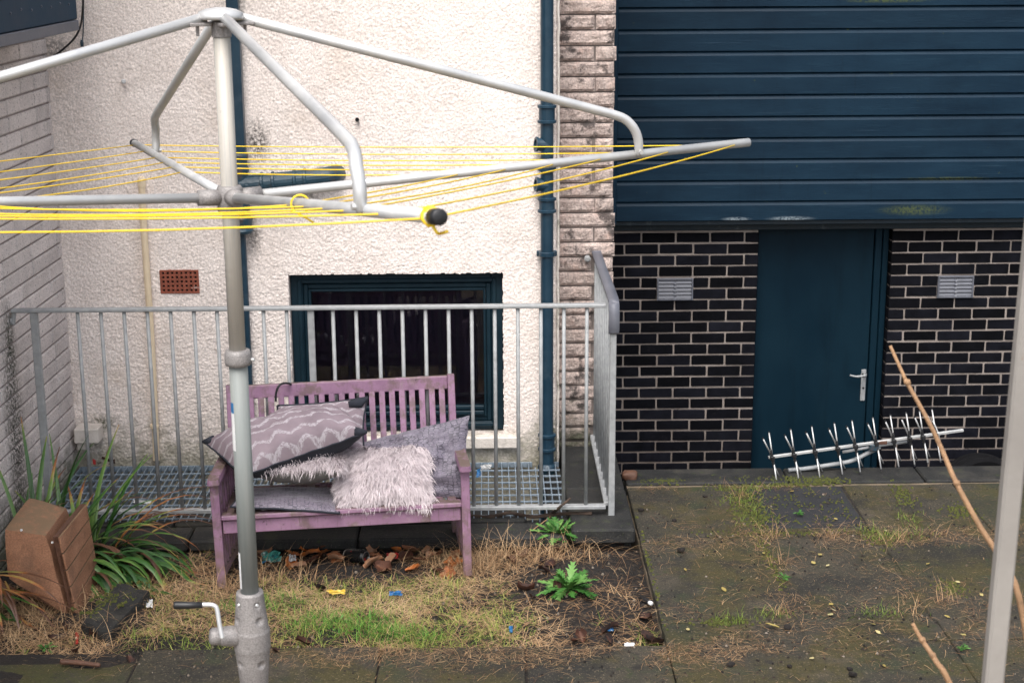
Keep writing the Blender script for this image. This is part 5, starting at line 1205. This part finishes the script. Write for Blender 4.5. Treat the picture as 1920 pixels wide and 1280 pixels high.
def quad(x0, y0, x1, y1, lift=.02, z=0.0, dz=.008):
    a_ = [U(x, y, Z=z) for x, y in ((x0, y0), (x1, y0), (x1, y1), (x0, y1))]; g0 = sz(a_[2].x, a_[2].y) if z < .02 else z
    for i, p in enumerate(a_): p.z = g0 + lift + (dz if i < 2 else 0)
    return a_
crumple('wrapper', quad(722, 1034, 750, 1044), M['redwrap'], 'red and cream sweet wrapper among the leaves under the bench', 'wrapper', 2, .012)
crumple('wrapper', quad(488, 1024, 530, 1046, .03), M['greenwrap'], 'crumpled green and blue plastic wrapper beside the dryer pole', 'wrapper', 3, .03)
crumple('wrapper', quad(540, 1034, 556, 1046, .03), M['white'], 'scrap of white paper among the leaves under the bench', 'paper scrap', 4, .015)
crumple('wrapper', quad(726, 1112, 756, 1119, .035), M['bluewrap'], 'bright blue torn wrapper on the grass in front of the bench', 'wrapper', 5, .01)
crumple('wrapper', quad(612, 1114, 652, 1121, .035), M['yellowwrap'], 'yellow and blue torn wrapper on the grass beside the dryer pole', 'wrapper', 6, .01)
crumple('wrapper', quad(272, 1124, 288, 1140, .03), M['white'], 'white scrap of wrapper beside the broken slab', 'wrapper', 7, .01)
crumple('wrapper', quad(140, 1178, 147, 1202, .02), M['redwrap'], 'thin red strip of wrapper left of the broken slab', 'wrapper', 8, .006)
crumple('wrapper', quad(954, 1179, 962, 1191, .03), M['bluewrap'], 'small blue scrap near the front edge of the bed', 'wrapper', 9, .006)
crumple('wrapper', quad(1168, 1196, 1192, 1205, .02), M['white'], 'white plastic strip at the front corner of the bed', 'plastic strip', 10, .006)
crumple('wrapper', quad(1138, 1162, 1152, 1170, .03), M['bluewrap'], 'dark blue scrap in the straw at the right of the bed', 'wrapper', 19, .008)
# wrapper and tissue on the grating
a_ = [U(896, 872, Y=7.98), U(925, 868, Y=7.98), U(922, 879, Y=7.96), U(900, 882, Y=7.96)]; crumple('tissue', a_, M['white'], 'white tissue lying on the grating behind the bench arm', 'tissue', 11, .012)
a_ = [U(893, 880, Y=7.94), U(903, 874, Y=7.96), U(901, 894, Y=7.90), U(892, 897, Y=7.90)]; crumple('wrapper', a_, M['bluewrap'], 'blue packet standing on the grating behind the bench arm', 'wrapper', 12, .006)
a_ = [U(173, 858, Y=8.3), U(181, 862, Y=8.3), U(179, 872, Y=8.28), U(174, 871, Y=8.28)]; crumple('wrapper', a_, M['redwrap'], 'red and white scrap at the far left end of the grating', 'wrapper', 13, .004)
a_ = [U(246, 936, Y=7.62), U(290, 937, Y=7.62), U(288, 944, Y=7.60), U(248, 943, Y=7.60)]; crumple('paper', a_, M['white'], 'torn pale paper caught under the railing at left', 'paper', 14, .008)
for i, (x, y) in enumerate(((188, 866), (200, 868), (212, 874))):
    p = U(x, y, Z=.06); leaf('dead_leaf', p + V((0, 0, .012)), .045, .06, .25, 400 + i, .15, M['leaf'], 'dark brown dead leaf on the left end of the grating', 'leaf', 'dead leaves on the grating', (.3, .3, i * 2.0))
# bottle top, dark bottle neck
p = U(1221, 1143, Z=-.05); p.z = -.045; t = empty('bottle', p, 'dark bottle neck with a white cap at the right edge of the bed', 'bottle')
axb = V((.30, -.72, .15)); mk('neck', *lathe([(.016, -.07), (.016, -.02), (.011, 0), (.011, .012)], p + V((-.01, .03, .02)), axb, 14), M['black'], t, smooth=True); mk('cap', *lathe([(.010, .012), (.0105, .014), (.0105, .028), (.008, .031)], p + V((-.01, .03, .02)), axb, 14), M['white'], t, smooth=True)
for i, (x, y, lb) in enumerate(((1231, 1200, 'ribbed dark brown husk in the front right corner of the bed'), (1165, 1025, 'shiny dark brown wet leaf sheet under the corner slab'))):
    p = U(x, y, Z=-.05); p.z = sz(p.x, p.y) + .03; leaf('husk', p, .08, .10, .35, 500 + i, .03, M['leaf'], lb, 'husk', None, (.2, .4, 2.0 + i))
# branch on the coping and stick on the slab
t = empty('fallen_branch', U(960, 970, Z=.04), 'dark fallen branch lying along the coping under the railing', 'branch')
P = [U(880, 967, Z=.045), U(920, 968, Z=.05), U(955, 962, Z=.055), U(1000, 968, Z=.05), U(1050, 963, Z=.06), U(1110, 962, Z=.075)]
mk('limb', *tube(smoothpath(P, 6), [.010 + .004 * mn.noise((i * .6, 1, 1)) for i in range(31)], 8), M['deadwood'], t, smooth=True)
P = [U(1035, 962, Z=.055), U(1050, 950, Y=7.49), U(1070, 933, Y=7.51)]; mk('side_twig', *tube(P, [.010, .007, .005], 8), M['deadwood'], t, smooth=True)
P = [U(955, 962, Z=.055), U(957, 954, Z=.075)]; mk('side_twig', *tube(P, [.008, .006], 8), M['deadwood'], t, smooth=True)
P = [U(1000, 992, Z=.03), U(1030, 970, Z=.05), U(1042, 948, Z=.06)]; mk('straw', *tube(P, .0025, 6), M['twig'], t, smooth=True)
p0, p1 = U(114, 1245, Z=0), U(188, 1251, Z=0)
tag(MB().add(tube(smoothpath([p0 + V((0, 0, .012)), p0.lerp(p1, .4) + V((0, .004, .013)), p1 + V((0, 0, .011))], 6), [.010, .012, .012, .011, .011, .011, .012, .011, .010, .010, .009, .009, .007], 9)).build('stick', M['brownwood'], smooth=True), 'short brown stick lying on the front left paving slab', 'stick')
p = U(1181, 889, Z=.03); tag(mk('stone_lump', *roundbox([V((p.x - .045, p.y + .03, .05)), V((p.x + .045, p.y + .03, .05)), V((p.x + .045, p.y - .03, .05)), V((p.x - .045, p.y - .03, .05)), V((p.x - .045, p.y + .03, 0)), V((p.x + .045, p.y + .03, 0)), V((p.x + .045, p.y - .03, 0)), V((p.x - .045, p.y - .03, 0))], 6, 3, .016), M['brownwood'], smooth=True), 'rounded brown lump of brick at the corner of the terrace coping', 'brick lump')
print('objects', len(bpy.data.objects))
